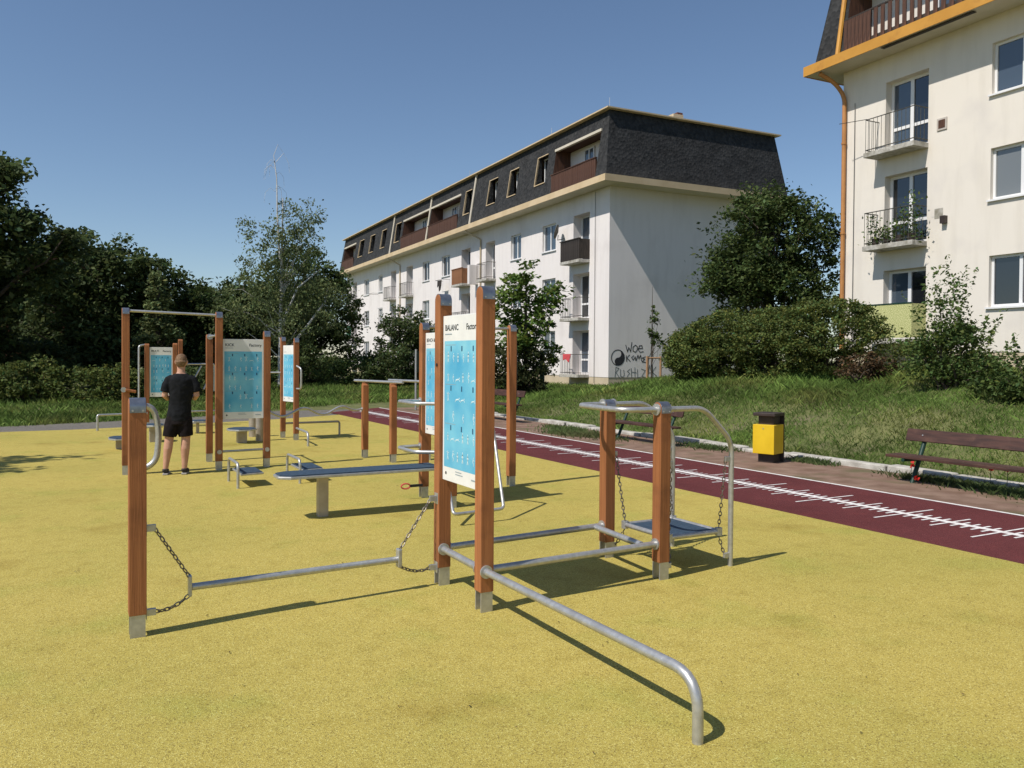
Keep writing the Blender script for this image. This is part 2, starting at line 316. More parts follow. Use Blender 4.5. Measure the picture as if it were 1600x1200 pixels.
def leaves(C, size, up=0.3, aspect=0.55, droop=0.0, g=RNG):
    n = len(C); nrm = unit(n, g); nrm[:, 2] = np.abs(nrm[:, 2]) + up; nrm /= np.linalg.norm(nrm, axis=1, keepdims=True)
    t = unit(n, g); t[:, 2] -= droop; t -= nrm * np.sum(t * nrm, 1, keepdims=True); t /= np.linalg.norm(t, axis=1, keepdims=True) + 1e-9
    b = np.cross(nrm, t); s = (size * g.uniform(.6, 1.3, n))[:, None]
    return np.stack([C - t * s, C - b * s * aspect + nrm * s * .15, C + t * s, C + b * s * aspect + nrm * s * .15], 1)
def crown_points(lobes, nclump, per, clump_r, inner=0.5, g=RNG):
    vol = np.array([l[3] * l[4] * l[5] for l in lobes]) ** 0.67; cnt = np.maximum(3, (nclump * vol / vol.sum()).astype(int)); Cs = []
    for l, c in zip(lobes, cnt):
        d = unit(c, g); r = g.uniform(inner ** 2, 1, c) ** 0.5; Cs.append(np.array(l[:3]) + d * r[:, None] * np.array(l[3:6]))
    Cl = np.concatenate(Cs); k = len(Cl); cr = clump_r * g.uniform(.5, 1.3, k)
    pts = Cl[:, None, :] + np.clip(g.normal(size=(k, per, 3)), -1.7, 1.7) * cr[:, None, None] * np.array([.62, .62, .42])
    ct = g.uniform(.62, 1.35, k)
    tint = (ct[:, None] * g.uniform(.7, 1.3, (k, per))).ravel()
    return Cl, pts.reshape(-1, 3), tint
def tint_rgb(t, warm=0.1, g=RNG):
    w = g.normal(0, warm, len(t)); return np.stack([t * (1 + w), t, t * (1 - w * .6)], 1).astype(np.float32)
def limb(mb, a, b, r0_, r1_, seg=6, wig=0.08, n=5):
    a = np.array(a, float); b = np.array(b, float); L = np.linalg.norm(b - a); P = []
    for i in range(n):
        t = i / (n - 1); p = a + (b - a) * t; p = p + RNG.normal(size=3) * wig * L * (0 if i in (0, n - 1) else 1) * .5; p[2] += .12 * L * math.sin(math.pi * t) * .5; P.append(p)
    mb.tube(P, [r0_ + (r1_ - r0_) * i / (n - 1) for i in range(n)], seg)
def tree(name, label, base, th, lobes, m, nclump=120, per=60, clump_r=.5, leaf=.12, trunk_r=.15, bark='bark', cat='tree', group=None, inner=.45, nlimb=26, up=.3, warm=.1, droop=0, lean=(0, 0)):
    """lobes are relative to base"""
    t = thing(name, base, label, cat, group); B = np.array(base)
    L = [(B[0] + l[0], B[1] + l[1], B[2] + l[2], l[3], l[4], l[5]) for l in lobes]
    Cl, P, ti = crown_points(L, nclump, per, clump_r, inner)
    top = B + np.array([lean[0], lean[1], th]); mb = MB()
    pts = [B + np.array([0, 0, -.15]), B + np.array([lean[0] * .2, lean[1] * .2, th * .3]), B + np.array([lean[0] * .55, lean[1] * .5, th * .65]), top]
    mb.tube(pts, [trunk_r * 1.35, trunk_r, trunk_r * .7, trunk_r * .22], 10)
    tr = mb.build('trunk', bark, t, smooth=True)
    if nlimb:
        lm = MB(); idx = RNG.choice(len(Cl), min(nlimb, len(Cl)), replace=False)
        for i in idx:
            c = Cl[i]; zz = np.clip((c[2] - B[2]) * RNG.uniform(.35, .75), th * .15, th * .97); s = zz / th; a = B + np.array([lean[0] * s, lean[1] * s, zz]); limb(lm, a, c, trunk_r * .38 * (1.1 - .7 * s), trunk_r * .06)
        lm.build('limbs', bark, t, smooth=True)
    quads_mesh('crown', leaves(P, leaf, up, droop=droop), tint_rgb(ti, warm), m, t)
    return t
def bush(name, label, base, lobes, m, nclump=60, per=60, clump_r=.3, leaf=.06, cat='bush', group=None, inner=.55, warm=.12, up=.3, spikes=0, spike_h=.5):
    t = thing(name, base, label, cat, group); B = np.array(base)
    L = [(B[0] + l[0], B[1] + l[1], B[2] + l[2], l[3], l[4], l[5]) for l in lobes]
    Cl, P, ti = crown_points(L, nclump, per, clump_r, inner); P = P.copy(); keep = P[:, 2] > B[2] - .1; P = P[keep]; ti = ti[keep]
    if spikes:
        ex = []; et = []
        for i in range(spikes):
            l = L[RNG.integers(len(L))]; d = unit(1)[0]; d[2] = abs(d[2]) + .6; d /= np.linalg.norm(d); p0 = np.array(l[:3]) + d * np.array(l[3:6]) * .9
            n = 26; s = RNG.uniform(0, 1, n)[:, None]; dd = d * .6 + np.array([0, 0, .7]); h = spike_h * RNG.uniform(.5, 1.2)
            ex.append(p0 + dd * s * h + RNG.normal(size=(n, 3)) * .035); et.append(RNG.uniform(.8, 1.5, n))
        P = np.concatenate([P] + ex); ti = np.concatenate([ti] + et)
    mb = MB()
    for i in RNG.choice(len(Cl), min(14, len(Cl)), replace=False):
        limb(mb, B + np.array([RNG.normal() * .12, RNG.normal() * .12, -.1]), Cl[i], .03, .008, 5)
    mb.build('stems', 'bark', t, smooth=True)
    quads_mesh('foliage', leaves(P, leaf, up), tint_rgb(ti, warm), m, t)
    return t

# grass blades on the bank and the far lawn
def grass_patch(name, label, n, fx, hmin, hmax, wid, tufts=0, tint0=1.0, m='grass_blade'):
    x, y = fx(n)
    # clump structure: pull blades to tuft centres
    if tufts:
        cx, cy = fx(tufts); i = RNG.integers(0, len(cx), len(x)); x = cx[i] + RNG.normal(0, .16, len(x)); y = cy[i] + RNG.normal(0, .16, len(y)); tt = RNG.uniform(.6, 1.35, len(cx))[i]; hh = RNG.uniform(.5, 1.25, len(cx))[i]
    else: tt = np.ones(len(x)); hh = np.ones(len(x))
    ok = x > 11.05 if m == 'grass_blade' and name != 'far_grass' else np.ones(len(x), bool)
    x, y, tt, hh = x[ok], y[ok], tt[ok], hh[ok]; n = len(x)
    z = gz(x, y); h = RNG.uniform(hmin, hmax, n) * hh
    a = RNG.uniform(0, 2 * np.pi, n); w = wid * RNG.uniform(.6, 1.4, n); lx = RNG.normal(0, .45, n) * h; ly = RNG.normal(0, .45, n) * h
    B = np.stack([x, y, z - .02], 1); side = np.stack([np.cos(a) * w, np.sin(a) * w, np.zeros(n)], 1)
    mid = B + np.stack([lx * .35, ly * .35, h * .6], 1); tip = B + np.stack([lx, ly, h], 1)
    P = np.stack([B - side, B + side, mid + side * .8, tip], 1)
    pat = .8 + .3 * np.sin(x * .9 + 1.3 * np.sin(y * .7)) * np.sin(y * 1.1 + x * .3)
    t = tint0 * tt * pat * RNG.uniform(.7, 1.3, n)
    dry = np.clip(np.sin(x * 1.7 + y * .5) * np.sin(y * 1.3 - x * .8) * 1.0 - .15 + RNG.normal(0, .35, n), 0, 1)
    col = np.stack([t * (1 + .55 * dry), t * (1 + .12 * dry), t * (1 + .35 * dry)], 1).astype(np.float32)
    o = quads_mesh(name, P, col, m); tag(o, label, 'grass', kind='stuff'); return o
def fbank(n):
    d = RNG.uniform(0, 1, n); x = RNG.uniform(11.05, 21.5, n); y = 1.5 + RNG.uniform(0, 1, n) ** 1.0 * 32; return x, y
grass_patch('bank_grass', 'long uneven grass covering the bank beside the kerb', 430000, fbank, .03, .12, .0036, tufts=26000)
grass_patch('tall_grass', 'taller seeding grass in front of the hedge and house', 26000, lambda n: (RNG.uniform(13.5, 18.5, n), RNG.uniform(11, 26, n)), .08, .22, .0026, tufts=3500, tint0=1.05)
def ffar(n):
    x = RNG.uniform(-18, 22, n); y = RNG.uniform(21.8, 40, n)
    lo = np.interp(x, [-40, -2, 3, 8, 21], [21.3, 21.9, 23.6, 27.2, 30]); y = lo + RNG.uniform(0, 1, n) ** 1.3 * 12; return x, y
grass_patch('far_grass', 'strip of grass beyond the gravel path under the trees', 120000, ffar, .06, .24, .007, tufts=14000, tint0=1.0)
def fweed(n):
    cx = np.array([9.9, 10.0, 10.3, 10.55, 10.5, 10.4, 9.6, 10.6, 10.5]); cy = np.array([14.3, 15.3, 16.2, 11.6, 6.3, 5.4, 15.0, 9.2, 7.1]); s = np.array([.35, .4, .3, .25, .35, .35, .3, .15, .2])
    i = RNG.integers(0, 9, n); return cx[i] + RNG.normal(0, 1, n) * s[i] * .6, cy[i] + RNG.normal(0, 1, n) * s[i] * 1.4
o = grass_patch('weeds', 'low green weeds growing over the dirt strip by the kerb', 12000, fweed, .03, .14, .006, m='weed_leaf', tint0=.9)

# small dry leaves and crumbs blown over the rubber
n = 420; lx = np.concatenate([RNG.uniform(-3, 6.8, 260), RNG.uniform(8.6, 10.7, 160)]); ly = np.concatenate([1.2 + RNG.uniform(0, 1, 260) ** 1.4 * 19, RNG.uniform(2, 22, 160)])
C = np.stack([lx, ly, np.full(n, .008)], 1); P = leaves(C, .010, up=3.0, aspect=.5); P[:, :, 2] = np.clip(P[:, :, 2], .004, .03)
tag(quads_mesh('litter_leaves', P, tint_rgb(RNG.uniform(.5, 1.6, n), .2), 'leaf_brown'), 'scattered small dry leaves and crumbs on the yellow surface', 'leaf litter', kind='stuff')

# ------------------------------------------------------------------ apartment buildings (local frame: x = depth from facade, y = along facade away from camera, z up)
BROT = R(-2.6); BCORNER = (22.0, 30.9)
def holes_wall(mb, y0, y1, z0, z1, holes, depth, fx=lambda z: 0.0, rev=None):
    """facade plane x = fx(z) with rectangular openings and their reveals"""
    ys = sorted({y0, y1, *[h[0] for h in holes], *[h[1] for h in holes]}); zs = sorted({z0, z1, *[h[2] for h in holes], *[h[3] for h in holes]})
    for a, b in zip(ys[:-1], ys[1:]):
        for c, d in zip(zs[:-1], zs[1:]):
            my, mz = (a + b) / 2, (c + d) / 2
            if any(h[0] < my < h[1] and h[2] < mz < h[3] for h in holes): continue
            mb.add([(fx(c), a, c), (fx(c), b, c), (fx(d), b, d), (fx(d), a, d)], [(0, 3, 2, 1)])
    for hi, h in enumerate(holes):
        rv = rev[hi] if rev else mb
        a, b, c, d = h[:4]; dep = h[4] if len(h) > 4 else depth; e = fx(c) + dep
        rv.add([(fx(c), a, c), (fx(d), a, d), (e, a, d), (e, a, c)], [(0, 1, 2, 3)]); rv.add([(fx(c), b, c), (fx(d), b, d), (e, b, d), (e, b, c)], [(3, 2, 1, 0)])
        rv.add([(fx(d), a, d), (fx(d), b, d), (e, b, d), (e, a, d)], [(0, 1, 2, 3)]); rv.add([(fx(c), a, c), (fx(c), b, c), (e, b, c), (e, a, c)], [(3, 2, 1, 0)])
def window(root, x, y0, y1, z0, z1, frame='frame_white', glass='glass_sky', n=2, sill=True, door=False, blind=None, w=.07, glasses=None):
    mb = MB(); mb.box(x - .03, x + .04, y0 + .002, y0 + w, z0 + .002, z1 - .002); mb.box(x - .03, x + .04, y1 - w, y1 - .002, z0 + .002, z1 - .002)
    mb.box(x - .029, x + .041, y0 + w, y1 - w, z0 + .002, z0 + w); mb.box(x - .029, x + .041, y0 + w, y1 - w, z1 - w, z1 - .002)
    bw = (y1 - y0 - 2 * w) / n
    for i in range(1, n): yy = y0 + w + bw * i; mb.box(x - .032, x + .038, yy - w * .6, yy + w * .6, z0 + w, z1 - w)
    if door:
        zz = z0 + (z1 - z0) * .33
        for i in range(n): mb.box(x - .027, x + .036, y0 + w + bw * i + (w * .6 if i else 0), y0 + w + bw * (i + 1) - (w * .6 if i < n - 1 else 0), zz - .04, zz + .05)
    o = mb.build('balcony_door' if door else 'window', frame, root)
    for i in range(n):
        g = glasses[i] if glasses else glass
        MB().box(x + .005, x + .012, y0 + w + bw * i + .001, y0 + w + bw * (i + 1) - .001, z0 + w - .001, z1 - w + .001).build('pane', g, o)
    if blind: MB().box(x - .002, x + .003, y0 + w + .02, y1 - w - .02, z0 + (z1 - z0) * blind, z1 - w - .01).build('blind', 'frame_old', o)
    if sill: MB().box(-.07, x - .02, y0 - .06, y1 + .06, z0 - .05, z0 - .004).build('sill', 'concrete' if frame != 'frame_white' else 'frame_white', o)
    return o
def railing(root, y0, y1, z0, z1, dep, style, x0=0.0):
    xs_ = x0 - dep
    if style == 'bars' or style == 'plants' or style == 'green' or style == 'red':
        mb = MB(); t = .016
        for zz in (z0 + .08, z1): mb.tube([(x0, y0 + .03, zz), (xs_ + .04, y0 + .03, zz), (xs_ + .04, y1 - .03, zz), (x0, y1 - .03, zz)], t, 5)
        n = int((y1 - y0) / .13)
        for i in range(n + 1): yy = y0 + .03 + (y1 - y0 - .06) * i / n; mb.tube([(xs_ + .04, yy, z0), (xs_ + .04, yy, z1)], .009, 4)
        for i in range(1, 4): mb.tube([(x0 - dep * i / 4, y0 + .03, z0), (x0 - dep * i / 4, y0 + .03, z1)], .009, 4); mb.tube([(x0 - dep * i / 4, y1 - .03, z0), (x0 - dep * i / 4, y1 - .03, z1)], .009, 4)
        o = mb.build('railing', 'rail_iron', root)
        if style == 'green': MB().box(xs_ - .01, xs_ + .015, y0, y1, z0 + .12, z1 - .02).build('cladding', 'green_panel', o)
        if style == 'red': MB().prism([(xs_ - .012, y0 + .7, z1 + .02), (xs_ - .012, y1 - .35, z1 + .02), (xs_ - .03, y1 - .42, z1 - .3), (xs_ - .02, y1 - .6, z1 - .22), (xs_ - .03, y0 + .85, z1 - .4)], (.03, 0, 0)).build('hanging_cloth', 'cloth_red', o)
        return o
    m = {'boards_dark': 'board_dark', 'boards_orange': 'board_orange', 'boards_brown': 'board_brown', 'screen': 'screen_yellow'}[style]
    if style == 'screen':
        mb = MB().box(xs_, xs_ + .03, y0, y1, z0 + .02, z1).box(xs_ + .03, x0, y0, y0 + .03, z0 + .02, z1).box(xs_ + .03, x0, y1 - .03, y1, z0 + .02, z1); o = mb.build('screen', m, root)
        MB().box(xs_ - .015, xs_ + .045, y0 - .01, y1 + .01, z1 + .003, z1 + .035).build('handrail', 'green_paint', o); return o
    o = MB().box(xs_ - .03, xs_ + .08, y0 - .03, y1 + .03, z1 + .002, z1 + .04).build('railing', m, root)
    n = max(4, int((y1 - y0) / .16)); w = (y1 - y0) / n
    proto = None
    for i in range(n):
        if proto is None: proto = MB().box(xs_, xs_ + .025, 0, w - .018, z0 + .01, z1).build('board', m, o); q = proto
        else: q = proto.copy(); COL.objects.link(q)
        q.location = (random.uniform(-.006, .006), y0 + w * i, 0)
    for q0 in (y0, y1 - .025): MB().box(xs_ + .03, x0, q0, q0 + .025, z0 + .01, z1).build('side_panel', m, o)
    return o
def make_building(name, label, ya, yb, zb, ze, wallm, fasm, win_rows, wins, recs, slabs, rec_tops, mwins, loggias, strips, depth=9.75, top_h=3.2, recd=.32, style=None, door_glass=None, win_glass=None):
    loc = (BCORNER[0], BCORNER[1], 0)
    t = thing(name, loc, label, 'building'); t.rotation_euler = (0, 0, BROT); ORG[t] = Vector((0, 0, 0))
    mb = MB(); holes = []
    for (w0, w1) in wins:
        for (z0, z1) in win_rows: holes.append((w0, w1, z0, z1, .16))
    for (r0_, r1_) in recs:
        for (zs_, zt) in zip(slabs, rec_tops): holes.append((r0_, r1_, zs_ + .14, zt, recd))
    holes_wall(mb, ya, yb, zb + .45, ze, holes, .2)
    mb.add([(0, ya, zb + .45), (depth, ya, zb + .45), (depth, ya, ze), (0, ya, ze)], [(0, 1, 2, 3)])
    mb.add([(0, yb, zb + .45), (depth, yb, zb + .45), (depth, yb, ze), (0, yb, ze)], [(3, 2, 1, 0)])
    mb.add([(depth, ya, zb + .45), (depth, yb, zb + .45), (depth, yb, ze), (depth, ya, ze)], [(0, 1, 2, 3)])
    me_ = mb.build('wall', wallm, t)
    MB().box(.015, depth - .015, ya + .015, yb - .015, zb - 1.6, zb + .449).build('plinth', 'plinth', t)
    for i, (w0, w1) in enumerate(wins):
        for j, (z0, z1) in enumerate(win_rows):
            k = (i * 3 + j * 5 + (i * j) % 4) % 5
            window(t, .14, w0, w1, z0, z1, 'frame_white' if k != 3 else 'frame_old', win_glass[(i + j) % len(win_glass)] if win_glass else ['glass_sky', 'glass_dark', 'glass_curtain', 'glass_dark', 'glass_sky'][k], 2, blind=.45 if (name == 'apartment_house' and k == 3) else None)
    for i, (r0_, r1_) in enumerate(recs):
        for j, (zs_, zt) in enumerate(zip(slabs, rec_tops)):
            window(t, recd - .05, r0_, r1_, zs_ + .15, zt, 'frame_white' if (i + j) % 3 else 'frame_white', sill=False, door=True, w=.09, glasses=['glass_dark', 'glass_sky'] if (i + j) % 2 == 0 else ['glass_dark', 'glass_dark'])
            flip = (i % 2 == 1)
            b0, b1 = (r0_, r1_ + .14) if not flip else (r0_ - .14, r1_)
            b0 -= .02; b1 += .12
            sb = MB().box(-.62, -.001, b0, b1, zs_, zs_ + .14); s = sb.build('balcony_slab', 'concrete', t, bevel=.01)
            st = style(i, j) if style else 'bars'
            if st: railing(t, b0, b1, zs_ + .145, zs_ + 1.12, .60, st)
    oh = .92; og = .78 if name == 'apartment_house' else 1.02
    MB().box(-oh + .03, depth + oh - .03, ya - og + .03, yb + og - .03, ze, ze + .26).build('eaves', 'soffit', t)
    fb = MB().box(-oh, -oh + .028, ya - og, yb + og, ze - .02, ze + .28).box(depth + oh - .028, depth + oh, ya - og, yb + og, ze - .02, ze + .28)
    fb.box(-oh + .029, depth + oh - .029, ya - og, ya - og + .028, ze - .02, ze + .28).box(-oh + .029, depth + oh - .029, yb + og - .028, yb + og, ze - .02, ze + .28)
    fb.build('fascia', fasm, t)
    # mansard
    zm0, zm1 = ze + .262, ze + .26 + top_h; xo, xi = -.62, -.12
    fx = lambda z: xo + (xi - xo) * (z - zm0) / (zm1 - zm0)
    mh = [(a, b, ze + 1.15, ze + 2.62, .42) for a, b in mwins] + [(a, b, zm0 + .03, ze + 2.62, 1.25) for a, b in loggias]
    rf = MB(); rvs = [MB() for _ in mh]; holes_wall(rf, ya + xo, yb - xo, zm0, zm1, mh, .4, fx, rvs)
    # clip the facade ends to the hip line by replacing end columns is unnecessary: the side slopes meet it
    gx0, gx1 = depth - xo, depth - xi
    rf.add([(xo, ya + xo, zm0), (gx0, ya + xo, zm0), (gx1, ya + xi, zm1), (xi, ya + xi, zm1)], [(0, 1, 2, 3)])
    rf.add([(xo, yb - xo, zm0), (gx0, yb - xo, zm0), (gx1, yb - xi, zm1), (xi, yb - xi, zm1)], [(3, 2, 1, 0)])
    rf.add([(gx0, ya + xo, zm0), (gx0, yb - xo, zm0), (gx1, yb - xi, zm1), (gx1, ya + xi, zm1)], [(0, 1, 2, 3)])
    # pull facade end vertices in so the corners close
    for q, p in enumerate(rf.v):
        k = (p[2] - zm0) / (zm1 - zm0)
        if abs(p[1] - (ya + xo)) < 1e-6 and p[0] < 1: rf.v[q] = (p[0], ya + xo + (xi - xo) * k, p[2])
        if abs(p[1] - (yb - xo)) < 1e-6 and p[0] < 1: rf.v[q] = (p[0], yb - xo - (xi - xo) * k, p[2])
    roof = rf.build('mansard_roof', 'slate', t)
    for q, rv in enumerate(rvs): rv.build('window_reveal' if q < len(mwins) else 'loggia_lining', 'slate' if q < len(mwins) else 'board_brown', t)
    MB().box(-.40, depth + .34, ya - .38, yb + .38, zm1 + .002, zm1 + .065).build('roof_edge', fasm, roof)
    for a, b in mwins:
        c, d = ze + 1.15, ze + 2.62
        window(t, fx(d) + .36, a, b, c, d, 'frame_white', 'glass_dark', 1, sill=False)
        tr_ = MB(); w = .04  # beige strip on left jamb stands for its sunlit reveal; right jamb omitted
        for s0, s1, q0, q1 in ((b, b + w, c - w, d + w), (a, b, c - w, c), (a, b, d, d + w)):
            tr_.add([(fx(q0) - .05, s0, q0), (fx(q0) - .05, s1, q0), (fx(q1) - .05, s1, q1), (fx(q1) - .05, s0, q1), (fx(q0) + .06, s0, q0), (fx(q0) + .06, s1, q0), (fx(q1) + .06, s1, q1), (fx(q1) + .06, s0, q1)], [(0, 3, 2, 1), (4, 5, 6, 7), (0, 1, 5, 4), (2, 3, 7, 6), (0, 4, 7, 3), (1, 2, 6, 5)])
        tr_.build('window_trim', 'fascia_beige', t)
    for a, b in loggias:
        xb = fx(ze + .3) + 1.2
        MB().box(xb, xb + .04, a + .01, b - .01, zm0 + .04, ze + 2.6).build('loggia_wall', wallm, t)
        window(t, xb - .06, b - (b - a) * .35 - .9, b - (b - a) * .35, ze + .5, ze + 2.4, 'frame_white', 'glass_sky', 2, sill=False, w=.06)
        MB().box(fx(ze + 2.6) - .06, fx(ze + 2.6) + .1, a - .05, b + .05, ze + 2.56, ze + 2.68).build('loggia_lintel', 'soffit', t)
        if name != 'apartment_house': railing(t, a + .02, b - .02, ze + .3, ze + 1.3, .10, 'boards_brown', x0=fx(ze + .8) + .06)
        else:
            # partly solid, partly open paling of the nearer house
            x = fx(ze + .8) - .08; rl = MB().box(x - .02, x + .05, a + .02, b - .02, ze + 1.30, ze + 1.34).box(x - .015, x + .04, a + .02, b - .02, ze + .42, ze + .52).build('railing', 'board_dark', t)
            yv = b - .05; i = 0; proto = None
            while yv > a + .1:
                gap = .0 if i < 6 else .10
                if proto is None: proto = MB().box(x - .045, x - .022, -.13, 0, ze + .30, ze + 1.28).build('board', 'board_brown', rl); q = proto
                else: q = proto.copy(); COL.objects.link(q)
                q.location = (random.uniform(-.004, .004), yv, 0); yv -= .14 + gap; i += 1
    for s in strips: MB().tube([(fx(zm0) - .05, s, zm0), (fx(zm1) - .05, s, zm1)], .075, 8).build('roof_strip', fasm if name == 'apartment_house' else 'soffit', t)
    return t, roof, fx

b1_recs = [(1.75, 3.30), (12.6, 13.95), (16.35, 17.85), (27.55, 29.05), (31.65, 33.0), (43.5, 44.9)]
b1_wins = [(5.1, 6.55), (9.1, 10.4), (19.9, 21.4), (23.9, 25.35), (35.35, 36.5), (39.4, 40.95)]
def b1style(i, j):
    return {(0, 2): 'boards_dark', (0, 0): 'red', (2, 2): 'boards_orange', (5, 1): 'green', (1, 2): 'bars'}.get((i, j), 'bars')
B1, B1roof, b1fx = make_building('apartment_block', 'long white apartment block with dark slate mansard roof behind the small tree', 0.0, 47.2, 0.35, 9.66, 'wall_white', 'fascia_beige',
    [(1.75, 3.1), (4.5, 5.85), (7.3, 8.7)], b1_wins, b1_recs, [0.75, 3.5, 6.3], [3.05, 5.85, 8.75],
    [(5.45, 6.55), (8.85, 9.9), (11.6, 12.75), (15.45, 16.4), (29.45, 30.7), (33.3, 34.5), (36.6, 37.9), (40, 41.4)],
    [(.35, 4.65), (17.3, 22.75), (23.05, 28.9), (42.8, 47.0)], [15.0, 31.4, 22.9], style=b1style, recd=.55)
# chimney, aerial rods, down-pipes, satellite dish and the laundry of the far block
MB().box(3.95, 4.55, .5, .9, 13.18, 13.66).build('chimney', 'plinth', B1roof); MB().box(4.2, 4.52, .52, .88, 13.661, 13.76).build('chimney_cap', 'brick_wall', B1roof)
for yy in (.4, 6, 17, 30, 44): MB().tube([(.2, yy, 13.2), (.2, yy, 13.85)], .012, 4).build('lightning_rod', 'galvanized', B1roof)
for yy in (15.0, 30.9):
    MB().tube(bend([(-.85, yy + .3, 9.62), (-.07, yy - .4, 9.05), (-.07, yy - .4, .4)], .1), .05, 8).build('down_pipe', 'pipe_beige', B1, smooth=True)
MB().tube([(-.04, 1.2, .5), (-.04, 1.2, 9.6)], .012, 4).build('lightning_wire', 'rail_iron', B1)
dish = MB(); dish.tube([(-.02, 4.15, 7.75), (-.42, 4.15, 7.65), (-.42, 4.1, 7.9)], .022, 5); dm = dish.build('dish_bracket', 'rail_iron', B1)
dv = MB(); n = 14; dv.v.append((-.42, 4.12, 8.05)); ax = Vector((-.74, .60, .22)).normalized(); q = ax.orthogonal().normalized(); w_ = ax.cross(q)
for k in range(n):
    p = Vector((-.42, 4.12, 8.05)) + ax * .10 + q * (.42 * math.cos(2 * math.pi * k / n)) + w_ * (.36 * math.sin(2 * math.pi * k / n)); dv.v.append(tuple(p))
dv.f += [(0, 1 + k, 1 + (k + 1) % n) for k in range(n)]
do = dv.build('dish', 'rail_iron', dm); sm = do.modifiers.new('thick', 'SOLIDIFY'); sm.thickness = .02
MB().prism([(-.58, 20.0, 6.95), (-.58, 20.75, 6.97), (-.58, 20.8, 6.5), (-.58, 20.55, 6.62), (-.58, 20.45, 6.2), (-.58, 20.2, 6.3), (-.58, 20.05, 6.6)], (.03, 0, 0)).build('hung_laundry', 'board_dark', B1)
MB().tube([(0, 19.9, 7.0), (-.56, 19.9, 7.0), (-.56, 21.2, 7.0), (0, 21.2, 7.0)], .014, 5).build('drying_rack', 'rail_iron', B1)
MB().tube([(0, 35.2, 7.1), (-.9, 35.2, 7.1), (-.9, 36.6, 7.1), (0, 36.6, 7.1)], .014, 5).build('drying_rack', 'rail_iron', B1)
MB().box(-.6, -.002, 15.1, 15.4, 6.3, 7.5).build('balcony_partition', 'wall_white', B1)

# graffiti on the gable (plane local y = 0, seen from -y)
gf = -.006
def gpt(x, z): return (x, gf, z)
def stroke(mb, pts, w=.035):
    for a, b in zip(pts[:-1], pts[1:]):
        a = Vector((a[0], a[1])); b = Vector((b[0], b[1])); d = (b - a); d.normalize(); nrm = Vector((-d.y, d.x)) * w * .5; a = a - d * w * .4; b = b + d * w * .4
        mb.add([gpt(*(a + nrm)), gpt(*(b + nrm)), gpt(*(b - nrm)), gpt(*(a - nrm))], [(0, 1, 2, 3)])
gm = MB(); cx, cz, rr_ = .52, 1.72, .36
ring = [(cx + rr_ * math.cos(a), cz + rr_ * math.sin(a)) for a in np.linspace(0, 2 * math.pi, 33)]; stroke(gm, ring, .04)
half = [(cx + rr_ * math.sin(a), cz + rr_ * math.cos(a)) for a in np.linspace(0, math.pi, 17)] + [(cx - rr_ / 2 * math.sin(a), cz - rr_ / 2 - rr_ / 2 * math.cos(a)) for a in np.linspace(0, math.pi, 10)] + [(cx + rr_ / 2 * math.sin(a), cz + rr_ / 2 - rr_ / 2 * math.cos(a)) for a in np.linspace(0, math.pi, 10)]
gm.add([(p[0], gf - .001, p[1]) for p in half], [tuple(range(len(half)))])
def circ(c, r, n=12): return [(c[0] + r * math.cos(a), c[1] + r * math.sin(a)) for a in np.linspace(0, 2 * math.pi, n)]
stroke(gm, circ((cx - .02, cz - rr_ / 2), .035), .05)
def path(off, s, pts): return [(off[0] + s * a, off[1] + s * b) for a, b in pts]
for off, s, pts in [((.95, 2.0), .34, [(0, .9), (.3, 0), (.5, .6), (.8, 0), (1.0, 1.3)]), ((1.32, 1.98), .34, [(.5, 1.0), (.1, .7), (.1, .2), (.5, 0), (.8, .3), (.8, .8), (.5, 1.0)]),
                    ((1.62, 1.98), .34, [(.1, .5), (.8, .55), (.7, .95), (.3, .9), (.1, .4), (.4, 0), (.95, .1)]),
                    ((.98, 1.55), .3, [(0, .9), (.1, 0), (.1, .5), (.6, 1)]), ((1.0, 1.55), .3, [(.1, .5), (.7, 0)]), ((1.25, 1.55), .3, [(.5, .9), (.1, .6), (.4, .2), (.8, .7), (.9, .1)]),
                    ((1.55, 1.55), .3, [(0, .2), (.3, 1), (.5, .4), (.8, 1), (1.0, .1)]), ((1.85, 1.5), .3, [(.7, .9), (.1, .7), (.6, .5), (.1, .1), (.8, 0)])]:
    stroke(gm, path(off, s, pts), .04)
gm.build('graffiti', 'graffiti', B1)
g2 = MB()
for off, s, pts in [((.18, .78), .62, [(0, 0), (.2, 1), (.5, .9), (.2, .5), (.6, 0)]), ((.55, .78), .55, [(.1, 1), (.1, .2), (.4, 0), (.6, .3), (.6, 1)]), ((.95, .78), .55, [(.5, 1), (.1, .8), (.5, .5), (.1, .1)]), ((1.25, .80), .55, [(.1, 1), (.1, 0)]), ((1.25, .80), .55, [(.1, .5), (.6, .5)]), ((1.25, .80), .55, [(.6, 1), (.6, 0)]),
                    ((1.66, .80), .55, [(.1, 1), (.1, 0), (.5, .1)]), ((1.92, .80), .55, [(.1, 1), (.6, .9), (.1, .1), (.7, 0)]), ((2.28, .80), .6, [(.1, 0), (.3, 1), (.6, .1)]), ((2.28, .80), .6, [(.2, .4), (.5, .45)]), ((2.6, .80), .7, [(.1, 1.1), (.1, 0)]), ((2.6, .8), .7, [(.5, 1.0), (.1, .5), (.6, 0)]), ((2.3, 1.5), .55, [(0, 0), (.5, 1), (.6, .2)])]:
    stroke(g2, path((.15 + off[0] * .88 + random.uniform(-.03, .03), off[1] + .02 + random.uniform(-.04, .05)), s * random.uniform(.66, .9), [(u_ + random.uniform(-.06, .06), w__ + random.uniform(-.06, .06)) for u_, w__ in pts]), .034)
g2.build('graffiti', 'graffiti_light', B1)

